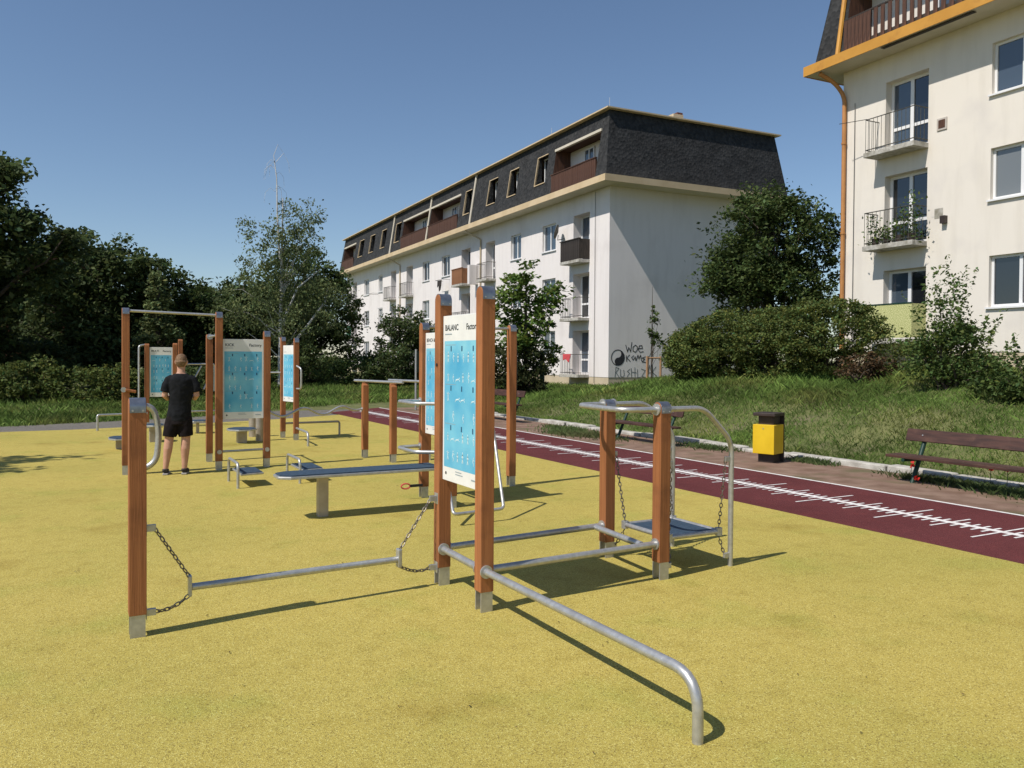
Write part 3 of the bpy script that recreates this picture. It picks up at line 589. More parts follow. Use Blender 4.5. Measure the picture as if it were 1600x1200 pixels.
# nearer house on the right
def b2style(i, j): return ['screen', 'plants', 'bars'][j]
B2, B2roof, b2fx = make_building('apartment_house', 'cream apartment house with ochre roof edge cut by the right frame', -45.0, -13.38, 1.45, 10.66, 'wall_cream', 'fascia_ochre',
    [(3.08, 4.42), (5.88, 7.22), (8.62, 9.95)], [(-19.75, -18.2), (-24, -22.5), (-34, -32.5), (-38, -36.5)], [(-16.36, -14.95), (-28, -26.6), (-30.5, -29.1)], [2.15, 4.9, 7.66], [4.33, 7.12, 9.9],
    [(-25, -24), (-28, -27), (-31, -30)], [(-20.5, -13.9)], [-13.72], style=b2style, win_glass=['glass_dark', 'glass_curtain', 'glass_sky'])
MB().tube(bend([(-.8, -13.15, 10.6), (-.3, -13.3, 10.35), (-.09, -13.5, 9.9), (-.09, -13.5, 1.2)], .25), .065, 10).build('down_pipe', 'pipe_orange', B2, smooth=True)
for zz in (3.0, 5.6, 8.4): MB().tube([(-.09, -13.5, zz), (-.09, -13.5, zz + .06)], .08, 10).build('pipe_clamp', 'pipe_orange', B2)
MB().tube([(-.03, -13.85, 1.5), (-.03, -13.85, 9.6)], .010, 4).build('lightning_wire', 'rail_iron', B2)
vb = MB().box(-.03, -.001, -16.95, -16.65, 8.05, 8.38).build('wall_vent', 'frame_old', B2); MB().box(-.036, -.031, -16.9, -16.7, 8.1, 8.33).build('vent_grille', 'board_brown', vb)
MB().box(-.14, -.001, -17.0, -16.86, 5.45, 5.66).build('vent_pipe', 'bin_brown', B2); MB().box(-.004, -.001, -16.86, -16.6, 5.62, 5.9).build('wall_patch', 'concrete', B2)
MB().tube([(-.6, -14.8, 8.78), (-.75, -13.9, 8.85)], .010, 4).build('drying_rod', 'rail_iron', B2)
MB().box(-.80, -.66, -18.2, -15.4, 10.625, 10.636).build('soffit_gap', 'board_dark', B2)
MB().box(-.01, .02, -17.9, -17.5, 1.55, 1.8).build('cellar_vent', 'board_dark', B2)

# ------------------------------------------------------------------ exercise equipment
PW = 0.0475   # half width of a post
def post(root, x, y, h, top='arch', cap=True, foot=True, name='post', plain=False):
    """square timber post on a galvanised foot, its top rounded about the x axis under a steel cap"""
    z0 = .13; w = PW; poly = [(-w, z0), (-w, h - w)] + [(-w * math.cos(a), h - w + w * math.sin(a)) for a in np.linspace(0, math.pi, 11)[1:-1]] + [(w, h - w), (w, z0)]
    if top == 'notch': poly = [(-w, z0), (-w, h - .05)] + [(-w * math.cos(a) * 1.0, h - .05 + .03 * math.sin(a)) for a in np.linspace(.3, 1.2, 4)] + [(-.012, h), (.012, h)] + [(w * math.cos(a), h - .05 + .03 * math.sin(a)) for a in np.linspace(1.2, .3, 4)] + [(w, h - .05), (w, z0)]
    o = MB().prism([(x - w, y + a, b) for a, b in poly], (2 * w, 0, 0)).build(name, 'post_wood', root, bevel=.004)
    if cap:
        r = w + .004; arc = [(-r * math.cos(a), h - w + r * math.sin(a)) for a in np.linspace(0, math.pi, 13)]; arc = [(-r, h - w - .035)] + arc + [(r, h - w - .035)]
        inn = [(p[0] * (w + .0006) / r, h - w + (p[1] - (h - w)) * (w + .0006) / r if p[1] > h - w else p[1]) for p in arc]
        MB().prism([(x - w + .004, y + a, b) for a, b in arc + inn[::-1]], (2 * w - .008, 0, 0)).build('cap', 'cap_steel', o, smooth=True)
        sc = MB()
        for dx in (-.028, .028): sc.disc((x + dx, y - r - .001, h - w - .022), (0, -1, 0), .006, .005, 8)
        sc.build('screw', 'galvanized', o)
    if foot:
        MB().box(x - w + .006, x + w - .006, y - w + .003, y - w + .013, -.01, .135).box(x - w + .006, x + w - .006, y + w - .013, y + w - .003, -.01, .135).build('foot_bracket', 'galvanized', o)
    return o
def flange(root, c, axis, r=.045, h=.012): return MB().disc(c, axis, r, h, 16).build('flange', 'galvanized', root, smooth=True)
def chain(root, a, b, sag=0.0, link=.034, name='chain', r=.0042):
    a = Vector(a); b = Vector(b); L = (b - a).length * (1 + sag * 1.5); n = max(4, int(L / link)); mb = MB(); pts = []
    for i in range(n + 1): t = i / n; p = a.lerp(b, t); p.z -= sag * 4 * t * (1 - t) * (b - a).length; pts.append(p)
    for i in range(n):
        p, q = pts[i], pts[i + 1]; d = (q - p).normalized(); s = d.orthogonal().normalized(); 
        if i % 2: s = d.cross(s)
        c = (p + q) / 2; hl = link * .62; hw = .011
        ringp = [c + d * (hl * math.cos(k) * (1.0)) + s * (hw * math.sin(k)) for k in np.linspace(0, 2 * math.pi, 9)[:-1]]
        mb.tube(ringp, r, 5, closed=True)
    return mb.build(name, 'chain_steel', root, smooth=True)
FIG = {'stand': [((0, .9), .10), ]}
def figure(mb, u, v, s, kind):
    """white stick-figure pictogram made of thin flat bars, appended as (u,v) quads"""
    def bar(a, b, w):
        a = Vector(a); b = Vector(b); d = (b - a).normalized(); nn = Vector((-d.y, d.x)) * w / 2
        mb.append([a + nn, b + nn, b - nn, a - nn])
    o = Vector((u, v))
    P = {0: [((0, .55), (0, .95), .16), ((0, .55), (-.12, .05), .1), ((0, .55), (.12, .05), .1), ((0, .9), (-.22, .6), .07), ((0, .9), (.22, .6), .07), ((-.01, 1.0), (.01, 1.14), .15)],
         1: [((0, .55), (0, .95), .16), ((0, .55), (-.2, .05), .1), ((0, .55), (.22, .1), .1), ((0, .9), (-.35, .98), .07), ((0, .9), (.35, .98), .07), ((-.01, 1.0), (.01, 1.14), .15)],
         2: [((0, .5), (.1, .9), .16), ((0, .5), (.22, .28), .1), ((.22, .28), (.1, .02), .09), ((.1, .85), (.4, .7), .07), ((.11, .97), (.14, 1.1), .15)],
         3: [((-.5, .25), (.2, .35), .14), ((.2, .35), (.5, .1), .08), ((-.5, .25), (-.62, .02), .07), ((.32, .42), (.42, .47), .14)]}[kind]
    for a, b, w in P: bar(o + Vector(a) * s, o + Vector(b) * s, w * s)
def sign_panel(root, c, ud, W_, z0, z1, left_txt, right_txt, seed=0, nrm=None, cols=3):
    """printed board; c = centre (x,y), ud = unit vector along its width as read, nrm = side that is read"""
    c = Vector((c[0], c[1], 0)); ud = Vector((ud[0], ud[1], 0)); n = Vector((nrm[0], nrm[1], 0)); T = .006; up = Vector((0, 0, 1)); H_ = z1 - z0
    o = MB().obox(c + up * (z0 + z1) / 2, ud, n, up, W_ / 2, T, H_ / 2).build('sign_board', 'panel_white', root, bevel=.003)
    def P(u, v, d): return c + ud * (u - W_ / 2) + up * (z0 + v) + n * (T + d)
    def patch(name, polys, m, d=.0012, stuff=False):
        mb = MB()
        for k, poly in enumerate(polys): mb.add([P(a, b, d) for a, b in poly], [tuple(range(len(poly)))])
        q = mb.build(name, m, o)
        if stuff: q['kind'] = 'stuff'
        return q
    patch('blue_print', [[(.025, .10), (W_ - .025, .10), (W_ - .025, H_ - .18), (.025, H_ - .18)]], 'panel_blue', .0008)
    for txt, u, sz in ((left_txt, .035, .058), (right_txt, W_ - .21, .058)):
        if not txt: continue
        vs, fs = text_verts(txt, sz, .0009); MB().add([P(u + x, H_ - .105 + y, .0014) for x, y, z in vs], fs).build('lettering', 'print_black', o)
    rnd = random.Random(seed); figs = []; blk = []; gry = []
    gry.append([(.035, H_ - .135), (.15, H_ - .135), (.15, H_ - .128), (.035, H_ - .128)])
    rows = 6; ph = (H_ - .34) / rows
    for r_ in range(rows):
        vv = H_ - .2 - ph * (r_ + 1)
        if r_ % 2 == 0:
            gry.append([(.045, vv + ph * .93), (.22, vv + ph * .93), (.22, vv + ph * .955), (.045, vv + ph * .955)])
            for k in range(cols):
                u = .14 + (W_ - .24) * k / max(1, cols - 1); blk.append([(u - .009, vv + ph * .62), (u + .009, vv + ph * .62), (u + .009, vv + ph * .88), (u - .009, vv + ph * .88)])
        for k in range(cols * (1 if W_ < .4 else 2)):
            m_ = cols * (1 if W_ < .4 else 2); u = .085 + (W_ - .17) * (k + .1) / (m_ - .8)
            if rnd.random() < .8: figure(figs, u, vv + ph * .06, ph * rnd.uniform(.36, .50), rnd.choice([0, 0, 1, 2, 2, 3] if seed % 2 else [0, 0, 1, 1, 2]))
    patch('pictograms', figs, 'print_white', .0018, True); patch('heading_marks', blk, 'print_navy', .0016, True); patch('heading_rules', gry, 'print_grey', .0015, True)
    patch('maker_mark', [circp((.06, .055), .012)], 'print_black', .0014)
    patch('small_print', [[(.22, .06), (.34, .06), (.34, .066), (.22, .066)], [(.22, .078), (.32, .078), (.32, .084), (.22, .084)], [(W_ - .12, .05), (W_ - .04, .05), (W_ - .04, .06), (W_ - .12, .06)]], 'print_grey', .0014, True)
    return o
def circp(c, r, n=14): return [(c[0] + r * math.cos(2 * math.pi * k / n), c[1] + r * math.sin(2 * math.pi * k / n)) for k in range(n)]

# --- front balance station
P1 = (.36, 5.24); P2 = (2.40, 5.43); P3 = (2.39, 4.73); P4 = (3.95, 5.55); P5 = (3.92, 4.81)
sp = thing('exercise_post', (P1[0], P1[1], 0), 'single short brown post holding the chained beam, nearest post on the left', 'post'); post(sp, *P1, 1.40)
st = thing('balance_station', (2.4, 5.0, 0), 'nearest exercise frame with tall brown posts, blue sign board and low steel rails', 'exercise equipment')
post(st, *P2, 2.11); post(st, *P3, 2.115); post(st, *P4, 1.31); post(st, *P5, 1.33)
MB().disc((P2[0] - PW - .001, P2[1], 1.60), (-1, 0, 0), .012, .006, 10).build('bolt_cover', 'print_black', st)
sign_panel(st, ((P2[0] + P3[0]) / 2 - .012, (P2[1] + P3[1]) / 2), (0, -1), P2[1] - P3[1] - 2 * PW - .01, .775, 1.95, 'BALANC', 'Factory', 1, (-1, 0))
zr = .265; xr = PW + .03
pipe('low_rail', [(P2[0] + PW, P2[1], zr), (P4[0] - PW, P4[1], zr)], .0245, st)
pipe('low_rail', [(P3[0] + PW, P3[1] + .0, zr), (P5[0] - PW, P5[1], zr)], .0245, st)
pipe('cross_rail', [(P4[0] - .13, P4[1] - .03, zr), (P5[0] - .16, P5[1] + .03, zr)], .0245, st)
pipe('cross_rail', [(P2[0] - PW * .2, P2[1] - PW, zr), (P3[0] - PW * .2, P3[1] + PW, zr)], .0245, st)
pipe('balance_rail', [(P3[0] - .01, P3[1] - PW, zr), (P3[0] - .01, 2.66, zr + .02), (P3[0] - .01, 2.66, -.05)], .0245, st, rad=.2, seg=18)
for (p, ax, dx, dy) in ((P2, (0, -1, 0), -.01, -PW), (P3, (0, -1, 0), -.01, -PW), (P3, (0, 1, 0), -.01, PW), (P2, (1, 0, 0), PW, 0), (P3, (1, 0, 0), PW, 0), (P4, (-1, 0, 0), -PW, 0), (P5, (-1, 0, 0), -PW, 0)): flange(st, (p[0] + dx, p[1] + dy, zr), ax, .043)
zh = 1.275
pipe('hand_loop', [(P4[0] - PW, P4[1], zh), (P4[0] - .32, P4[1] - .02, zh), (P5[0] - .34, P5[1] + .05, zh), (P5[0] - PW, P5[1], zh)], .021, st, rad=.12)
NP = (4.66, 4.85); FP = (4.69, 5.60)
pipe('hand_rail', [(P5[0] + PW, P5[1], zh), (4.34, P5[1] + .01, zh), (NP[0], NP[1], 1.0), (NP[0], NP[1], -.04)], .021, st, rad=.10)
pipe('hand_rail', [(P4[0] + PW, P4[1], zh), (4.36, P4[1] + .02, zh), (FP[0], FP[1], 1.0), (FP[0], FP[1], -.04)], .021, st, rad=.10)
for p in (P4, P5):
    flange(st, (p[0] - PW, p[1], zh), (-1, 0, 0), .045); flange(st, (p[0] + PW, p[1], zh), (1, 0, 0), .045)
# chained balance beam
bm_ = thing('chained_beam', (1.35, 5.33, .23), 'galvanised beam hung on chains between the short and the tall front posts', 'balance beam')
bl = Vector((.665, 5.275, .24)); br = Vector((2.045, 5.40, .225)); pipe('beam', [bl, br], .0225, bm_, rad=0)
for e, s, p in ((bl, -1, P1), (br, 1, P2)):
    MB().box(e.x - .012 + s * .008, e.x + .012 + s * .012, e.y - .03, e.y + .03, e.z - .055, e.z + .075).build('end_bracket', 'galvanized', bm_, bevel=.006)
    px = p[0] - s * (PW + .004)
    for zz in (.63, .13):
        MB().box(min(px, px - s * .05), max(px, px - s * .05), p[1] - .012, p[1] + .012, zz - .02, zz + .02).box(min(px + s * .004, px + s * .001), max(px + s * .004, px + s * .001), p[1] - .03, p[1] + .03, zz - .04, zz + .04).build('chain_bracket', 'galvanized', bm_, bevel=.003)
    chain(bm_, (e.x + s * .01, e.y, e.z + .06), (px - s * .04, p[1], .63)); chain(bm_, (e.x + s * .01, e.y, e.z - .045), (px - s * .04, p[1], .13), sag=.12)
# swinging platform
pf = thing('swing_platform', (4.32, 5.18, .28), 'square blue-topped platform hung on chains inside the low front frame', 'platform')
x0, x1, y0, y1, zp = 4.07, 4.58, 4.90, 5.46, .275
MB().box(x0 + .03, x1 - .03, y0 + .03, y1 - .03, zp - .008, zp + .012).build('mat', 'blue_rubber', pf, bevel=.004)
for a, b in (((x0, y0), (x0, y1)), ((x1, y0), (x1, y1)), ((x0, y0), (x1, y0)), ((x0, y1), (x1, y1))): pipe('frame_tube', [(a[0], a[1], zp), (b[0], b[1], zp)], .02, pf, rad=0)
for (x, y), (ax_, ay_) in (((x0, y1), P4), ((x0, y0), P5), ((x1, y1), FP), ((x1, y0), NP)):
    MB().disc((x, y, zp - .03), (0, 0, 1), .03, .06, 12).build('corner_boss', 'galvanized', pf)
    s = 1 if ax_ < x else -1; bx = ax_ + s * (PW if ax_ < 4.2 else .02)
    for zz, zc in ((.86, zp + .03), (.09, zp - .03)):
        MB().box(min(bx, bx + s * .05), max(bx, bx + s * .05), ay_ - .01, ay_ + .01, zz - .02, zz + .02).build('chain_bracket', 'galvanized', pf, bevel=.003); chain(pf, (x, y, zc), (bx + s * .04, ay_, zz), sag=0.02 if zz > .5 else .05)

# --- bench station behind it
HB = (3.72, 8.17); PB = (3.70, 8.92); PC = (5.04, 9.22)
sb_ = thing('bench_station', (3.7, 8.6, 0), 'second exercise frame with long blue sit-up bench and high pull-up bar', 'exercise equipment')
post(sb_, *HB, 2.06); post(sb_, *PB, 2.06); post(sb_, *PC, 2.08)
sign_panel(sb_, (3.70, (HB[1] + PB[1]) / 2), (0, -1), PB[1] - HB[1] - 2 * PW - .01, .765, 1.94, 'BENCH & CO', '', 4, (-1, 0))
pipe('pull_up_bar', [(PB[0] + PW, PB[1], 2.015), (PC[0] - PW, PC[1], 2.03)], .017, sb_)
MB().tube(bend([(PC[0] + PW + .012, PC[1], 1.95), (PC[0] + PW + .03, PC[1], 1.5), (PC[0] + PW + .012, PC[1], 1.1)], .3), .012, 6).build('strap', 'print_black', sb_, smooth=True)
for zz in (1.145, .61): pipe('foot_loop', [(PB[0] - PW, PB[1], zz), (PB[0] - .34, PB[1] - .03, zz), (HB[0] - .36, HB[1] + .2, zz), (HB[0] - PW, HB[1], zz)], .021, sb_, rad=.08); flange(sb_, (PB[0] - PW, PB[1], zz), (-1, 0, 0), .04)
poly = [(1.95, 8.12), (3.60, 8.12), (3.60, 8.50), (1.95, 8.50), (1.84, 8.42), (1.84, 8.20)]
bt = MB().prism([(x, y, .425) for x, y in poly], (0, 0, .03)).build('bench_tray', 'galvanized', sb_, bevel=.006); MB().prism([(1.86 + (x - 1.84) * .977, 8.135 + (y - 8.12) * .92, .4555) for x, y in poly], (0, 0, .012)).build('bench_mat', 'blue_rubber', bt)
MB().box(2.27, 2.375, 8.28, 8.37, -.01, .424).build('bench_leg', 'steel_leg', sb_, bevel=.005)
pipe('stirrup_bar', [(3.56, 8.12, .75), (3.31, 7.22, .12), (3.90, 7.28, .12), (4.02, 7.80, 1.02), (3.80, 8.17, 1.1)], .017, sb_, rad=.05)
MB().tube([(3.45 + .055 * math.cos(k), 8.86, .155 + .03 * math.sin(k)) for k in np.linspace(0, 2 * math.pi, 13)[:-1]], .009, 6, closed=True).build('pull_ring', 'cloth_red', sb_)
MB().box(3.50, 3.66, 8.85, 8.87, .14, .17).build('ring_strap', 'print_black', sb_)

# --- parallel bars
pb = thing('parallel_bars', (4.6, 12.4, 0), 'pair of parallel steel bars on low notched posts beside the maroon track', 'exercise equipment')
for x, y in ((4.31, 12.92), (4.50, 12.11), (4.84, 13.04), (5.10, 12.15)): post(pb, x, y, 1.235, top='notch', cap=False)
pipe('bar', [(4.235, 13.24, 1.262), (4.565, 11.86, 1.262)], .021, pb); pipe('bar', [(4.86, 13.30, 1.262), (5.18, 11.90, 1.262)], .021, pb)

# --- pull-up frame with the person in front
pc = thing('pull_up_frame', (1.5, 12.4, 0), 'high pull-up frame with blue sign board behind the man in black', 'exercise equipment')
CA = (.71, 12.45); CB = (1.93, 12.38); CC = (1.95, 13.42); CD = (2.62, 12.44)
post(pc, *CA, 2.31); post(pc, *CB, 2.29); post(pc, *CC, 1.99, cap=False); post(pc, *CD, 2.03)
pipe('pull_up_bar', [(CA[0] + PW, CA[1], 2.275), (CB[0] - PW, CB[1], 2.245)], .018, pc)
pipe('short_bar', [(CB[0], CB[1] + PW, 1.96), (CC[0], CC[1] - PW, 1.955)], .017, pc); flange(pc, (CC[0], CC[1] - PW, 1.955), (0, -1, 0), .045)
sign_panel(pc, ((CB[0] + CD[0]) / 2, 12.41), (1, 0), CD[0] - CB[0] - 2 * PW - .01, .735, 1.905, 'KICK', 'Factory', 3, (0, -1))
pipe('low_bar', [(CB[0] + PW, CB[1], .265), (CD[0] - PW, CD[1], .265)], .017, pc)
for p in (CB, CD): MB().disc((p[0], p[1] - PW, .265), (0, -1, 0), .032, .014, 14).build('clamp', 'galvanized', pc)
pipe('curved_stand', [(CA[0] + PW, CA[1] - .01, .97), (1.06, 12.44, .95), (1.14, 12.44, .6), (1.10, 12.44, .12), (CA[0] + PW, CA[1] - .01, .03)], .042, pc, rad=.22, seg=16)
MB().disc((CA[0] - .03, CA[1] - PW, 1.18), (0, -1, 0), .035, .03, 12).build('hand_hold', 'galvanized', pc)
MB().obox((CA[0] + .06, CA[1] - PW - .02, 1.165), Vector((1, 0, -.2)).normalized(), Vector((0, 1, 0)), Vector((.2, 0, 1)).normalized(), .07, .02, .02).build('hand_hold', 'post_wood', pc, bevel=.012)

# --- push-up steps
def step_platform(x, y, label, r=0, w=.33, d=.34):
    t = thing('step_platform', (x, y, 0), label, 'exercise equipment', 'low step platforms on the yellow surface')
    MB().prism([(x + .04, y - d / 2, .15), (x + w, y - d / 2 + .05, .15), (x + w, y + d / 2 - .05, .15), (x + .04, y + d / 2, .15)], (0, 0, .025)).build('tray', 'galvanized', t, bevel=.006)
    MB().prism([(x + .055, y - d / 2 + .02, .1755), (x + w - .015, y - d / 2 + .065, .1755), (x + w - .015, y + d / 2 - .065, .1755), (x + .055, y + d / 2 - .02, .1755)], (0, 0, .008)).build('mat', 'blue_rubber', t)
    pipe('handle', [(x, y - d / 2 - .02, -.02), (x, y - d / 2 - .02, .31), (x, y + d / 2 + .02, .31), (x, y + d / 2 + .02, -.02)], .018, t, rad=.08)
    return t
step_platform(1.87, 10.86, 'low blue step with steel handle nearest the man in black', d=.62); step_platform(2.66, 10.95, 'low blue step with steel handle half hidden behind the long bench', d=.66)

# --- stools / pedestals
def stool(x, y, h, rx, ry, label, leg=.06, ang=0, sides=8):
    t = thing('exercise_stool', (x, y, 0), label, 'stool', 'blue-topped stools at the back')
    pl = [(x + rx * math.cos(a) * 1.05, y + ry * math.sin(a) * 1.05) for a in np.linspace(math.pi / sides, 2 * math.pi + math.pi / sides, sides + 1)[:-1]]
    MB().prism([(a, b, h - .03) for a, b in pl], (0, 0, .03)).build('tray', 'galvanized', t, bevel=.005)
    MB().prism([(x + (a - x) * .92, y + (b - y) * .92, h + .0005) for a, b in pl], (0, 0, .010)).build('mat', 'blue_rubber', t)
    MB().box(x - leg, x + leg, y - leg, y + leg, -.01, h - .031).build('pedestal', 'steel_leg', t, bevel=.004)
stool(2.93, 16.12, .27, .27, .32, 'blue-topped stool on a thick pedestal behind the large sign board', .085); stool(.80, 15.95, .20, .17, .3, 'small blue-topped stool left of the short front post', .05)
stool(1.47, 17.0, .33, .17, .25, 'tall rounded blue-topped stool beside the man in black', .09, sides=12); stool(2.45, 18.5, .27, .24, .2, 'distant flat stool between the man and the brown posts', .03)
for x, y, h in ((3.36, 17.25, .62), (3.31, 16.35, .62)):
    t = thing('steel_pillar', (x, y, 0), 'short thick steel pillar behind the blue stool' if y > 17 else 'short thick steel pillar nearer the brown post', 'pillar'); MB().tube([(x, y, -.02), (x, y, h)], .085 if y > 17 else .075, 20).build('tube', 'steel_leg', t, smooth=True); MB().disc((x, y, h), (0, 0, 1), .07, .012, 20).build('lid', 'galvanized', t, smooth=True)

# --- wavy rail frame
pe = thing('wave_rail_frame', (3.9, 16.2, 0), 'frame with slim blue sign and wavy steel rails near the birch', 'exercise equipment')
EA = (3.86, 16.78); EB = (3.98, 16.18)
post(pe, *EA, 2.05); post(pe, *EB, 2.02)
sign_panel(pe, (3.905, (EA[1] + EB[1]) / 2), (.2, -.98), .5, .75, 1.88, '', '', 7, (-.98, -.2), cols=2)
pipe('side_bar', [(EA[0] - PW, EA[1], 1.33), (3.45, 16.9, 1.33)], .016, pe, rad=0)
pipe('grip', [(EB[0], EB[1] - PW, 1.02), (EB[0] + .05, EB[1] - .2, 1.02), (EB[0] + .05, EB[1] - .2, 1.42), (EB[0], EB[1] - PW, 1.47)], .019, pe, rad=.06)
pipe('low_rail', [(EA[0] + PW, EA[1], .29), (5.06, 16.85, .29), (5.06, 16.85, -.02)], .022, pe, rad=.05, m='steel_leg')
pipe('curved_rail', [(EB[0], EB[1] - PW, .24), (3.90, 14.95, .25), (3.90, 14.95, -.02)], .022, pe, rad=.16)
wr = thing('wavy_rail', (3.4, 12.7, 0), 'long waving steel pipe rail joining the large sign frame to the parallel bars', 'rail')
wv = [Vector((CD[0] + PW + (4.31 - CD[0] - 2 * PW) * t, CD[1] + (12.92 - CD[1]) * t, .80 - .055 * math.cos((t - .13) * 2 * math.pi * 2.35) * (1 if t < .8 else (1 - t) / .2))) for t in np.linspace(0, 1, 70)]
pipe('pipe', wv, .019, wr, rad=0)
for q, ax in ((wv[0], (1, 0, 0)), (wv[-1], (-1, 0, 0))): flange(wr, q, ax, .035, .01)

# --- far sign frame on the left
pd = thing('far_sign_frame', (1.9, 20.3, 0), 'distant frame with blue sign board and bent steel pipe left of the man', 'exercise equipment')
DA = (1.60, 20.35); DB = (2.20, 20.35); DC = (2.36, 20.75)
post(pd, *DA, 1.93, cap=False); post(pd, *DB, 1.95, cap=False); post(pd, *DC, 2.05, cap=False)
sign_panel(pd, (1.9, 20.33), (1, 0), .49, .71, 1.85, 'MULTI', 'Factory', 5, (0, -1))
pipe('bent_pipe', [(DA[0] - PW, DA[1], 1.9), (1.43, 20.3, 1.88), (1.43, 20.3, -.02)], .022, pd, rad=.08)
pipe('low_rail', [(DA[0], DA[1] - .1, .34), (.58, 20.0, .34), (.58, 20.0, -.03)], .025, pd, rad=.04)
pipe('side_rail', [(DC[0] + PW, DC[1], 1.46), (3.15, 20.9, 1.46), (3.15, 20.9, .8)], .022, pd, rad=.05); pipe('brace', [(2.65, 20.8, 1.05), (2.85, 20.85, 1.42)], .02, pd, rad=0); pipe('brace', [(2.9, 20.85, .85), (3.12, 20.9, 1.3)], .02, pd, rad=0)
pipe('low_rail', [(DB[0], DB[1] - .1, .35), (3.2, 20.5, .35), (3.2, 20.5, -.03)], .022, pd, rad=.04)

# ------------------------------------------------------------------ street furniture
def park_bench(y0, y1, label, X=10.40, dz=0.0):
    t = thing('park_bench', (X - .2, (y0 + y1) / 2, 0), label, 'bench', 'park benches along the dirt path')
    ln = y1 - y0
    pl = MB().obox((X - .055, (y0 + y1) / 2, .625 + dz), Vector((.30, 0, .95)).normalized(), Vector((0, 1, 0)), Vector((-.95, 0, .30)).normalized(), .085, ln / 2, .018).build('back_plank', 'bench_wood', t, bevel=.006)
    for dx in (-.42, -.25): MB().box(X + dx - .075, X + dx + .075, y0 - .08, y1 + .02, .335 + dz, .372 + dz).build('seat_plank', 'bench_wood', t, bevel=.006)
    for yy in (y0 + .28, y1 - .25):
        MB().tube([(X - .30, yy, -.03), (X + .02, yy, .66 + dz)], .030, 12).build('leg', 'green_paint', t, smooth=True)
        MB().tube([(X - .10, yy, .31 + dz), (X - .50, yy, .315 + dz)], .024, 10).build('seat_support', 'green_paint', t, smooth=True)
        sc = MB(); sc.disc((X - .07, yy, .63 + dz), (-.95, 0, .3), .010, .012, 8); sc.build('bolt', 'galvanized', t)
park_bench(4.95, 7.33, 'dark red-brown park bench cut by the right edge of the picture'); park_bench(12.05, 14.1, 'park bench partly hidden behind the two low front posts'); park_bench(18.2, 20.3, 'far park bench glimpsed beside the tall middle post', dz=.1)
bn = thing('litter_bin', (10.0, 9.58, 0), 'yellow litter bin with dark brown lid on the dirt path', 'litter bin')
x, y = 10.0, 9.58; c45 = Vector((math.cos(R(20)), math.sin(R(20)), 0)); s45 = Vector((-c45.y, c45.x, 0)); up = Vector((0, 0, 1)); bc = Vector((x, y, 0))
MB().obox(bc + c45 * .04 + up * .37, c45, s45, up, .125, .13, .375).build('stand', 'bin_brown', bn, bevel=.006)
MB().obox(bc + c45 * .20 + up * .395, c45, s45, up, .012, .185, .405).build('back_plate', 'bin_brown', bn, bevel=.004)
MB().obox(bc + up * .375, c45, s45, up, .185, .18, .235).build('container', 'bin_yellow', bn, bevel=.006)
MB().obox(bc + c45 * .01 + up * .775, c45, s45, up, .19, .185, .026).build('lid', 'bin_brown', bn, bevel=.008)
kh = MB(); kh.disc(bc - c45 * .186 - s45 * .0 + up * .55, -c45, .012, .004, 10); kh.build('lock', 'galvanized', bn)
sg = thing('sign_pole', (9.75, 24.2, 0), 'thin grey pole with greenish board behind the parallel bars', 'sign')
MB().tube([(9.75, 24.2, -.1), (9.75, 24.2, 1.92)], .035, 10).build('pole', 'galvanized', sg, smooth=True); MB().box(9.78, 10.35, 24.19, 24.215, 1.2, 1.85).build('board', 'green_paint', sg, bevel=.004)
gp = thing('green_post', (16.1, 27.0, hz(16.1, 27)), 'dark green steel post standing in the grass before the white block', 'post')
MB().tube([(16.1, 27, .2), (16.1, 27, 1.95)], .10, 12).build('shaft', 'green_paint', gp, smooth=True); MB().tube([(16.1, 27, 1.951), (16.1, 27, 1.98)], [.105, .06], 12).build('cap', 'green_paint', gp)
for i, (x, y, z, lab) in enumerate([(10.6, 7.45, .14, 'red poppy growing at the far end of the cut-off bench'), (10.05, 7.0, .05, 'red poppy at the foot of the cut-off bench leg'), (10.75, 6.4, .2, 'red poppy under the seat of the cut-off bench'), (10.7, 6.15, .23, 'higher red poppy under the seat of the cut-off bench')]):
    t = thing('poppy', (x, y, 0), lab, 'flower', 'poppies by the bench')
    MB().tube([(x, y, -.05), (x + .02, y, z)], .004, 5).build('stem', 'green_paint', t)
    P = leaves(np.array([[x + .02, y, z + .02]]) + RNG.normal(size=(9, 3)) * .014, .030, .2, .8); quads_mesh('petals', P, np.ones(9), 'poppy_red', t)

# ------------------------------------------------------------------ the person
def ring_loft(mb, rings, seg=16, closed_caps=True):
    """rings: (cx, cy, cz, rx, ry) horizontal ellipses"""
    vs = []; fs = []
    for (cx, cy, cz, rx, ry) in rings:
        for k in range(seg): a = 2 * math.pi * k / seg; vs.append((cx + rx * math.cos(a), cy + ry * math.sin(a), cz))
    for i in range(len(rings) - 1):
        for k in range(seg): q = (k + 1) % seg; fs.append((i * seg + k, i * seg + q, (i + 1) * seg + q, (i + 1) * seg + k))
    fs.append(tuple(range(seg))[::-1]); fs.append(tuple(range((len(rings) - 1) * seg, len(rings) * seg))); mb.add(vs, fs)
def ellip(mb, c, rx, ry, rz, seg=16, n=10, tilt=0):
    rings = []
    for i in range(1, n): a = math.pi * i / n; rings.append((c[0], c[1] + tilt * math.cos(a) * rz, c[2] - rz * math.cos(a), rx * math.sin(a), ry * math.sin(a)))
    ring_loft(mb, rings, seg)
man = thing('person', (1.32, 12.19, 0), 'man with short blond hair in black t-shirt and shorts seen from behind', 'person')
man.rotation_euler = (0, 0, R(-12)); ORG[man] = Vector((0, 0, 0))
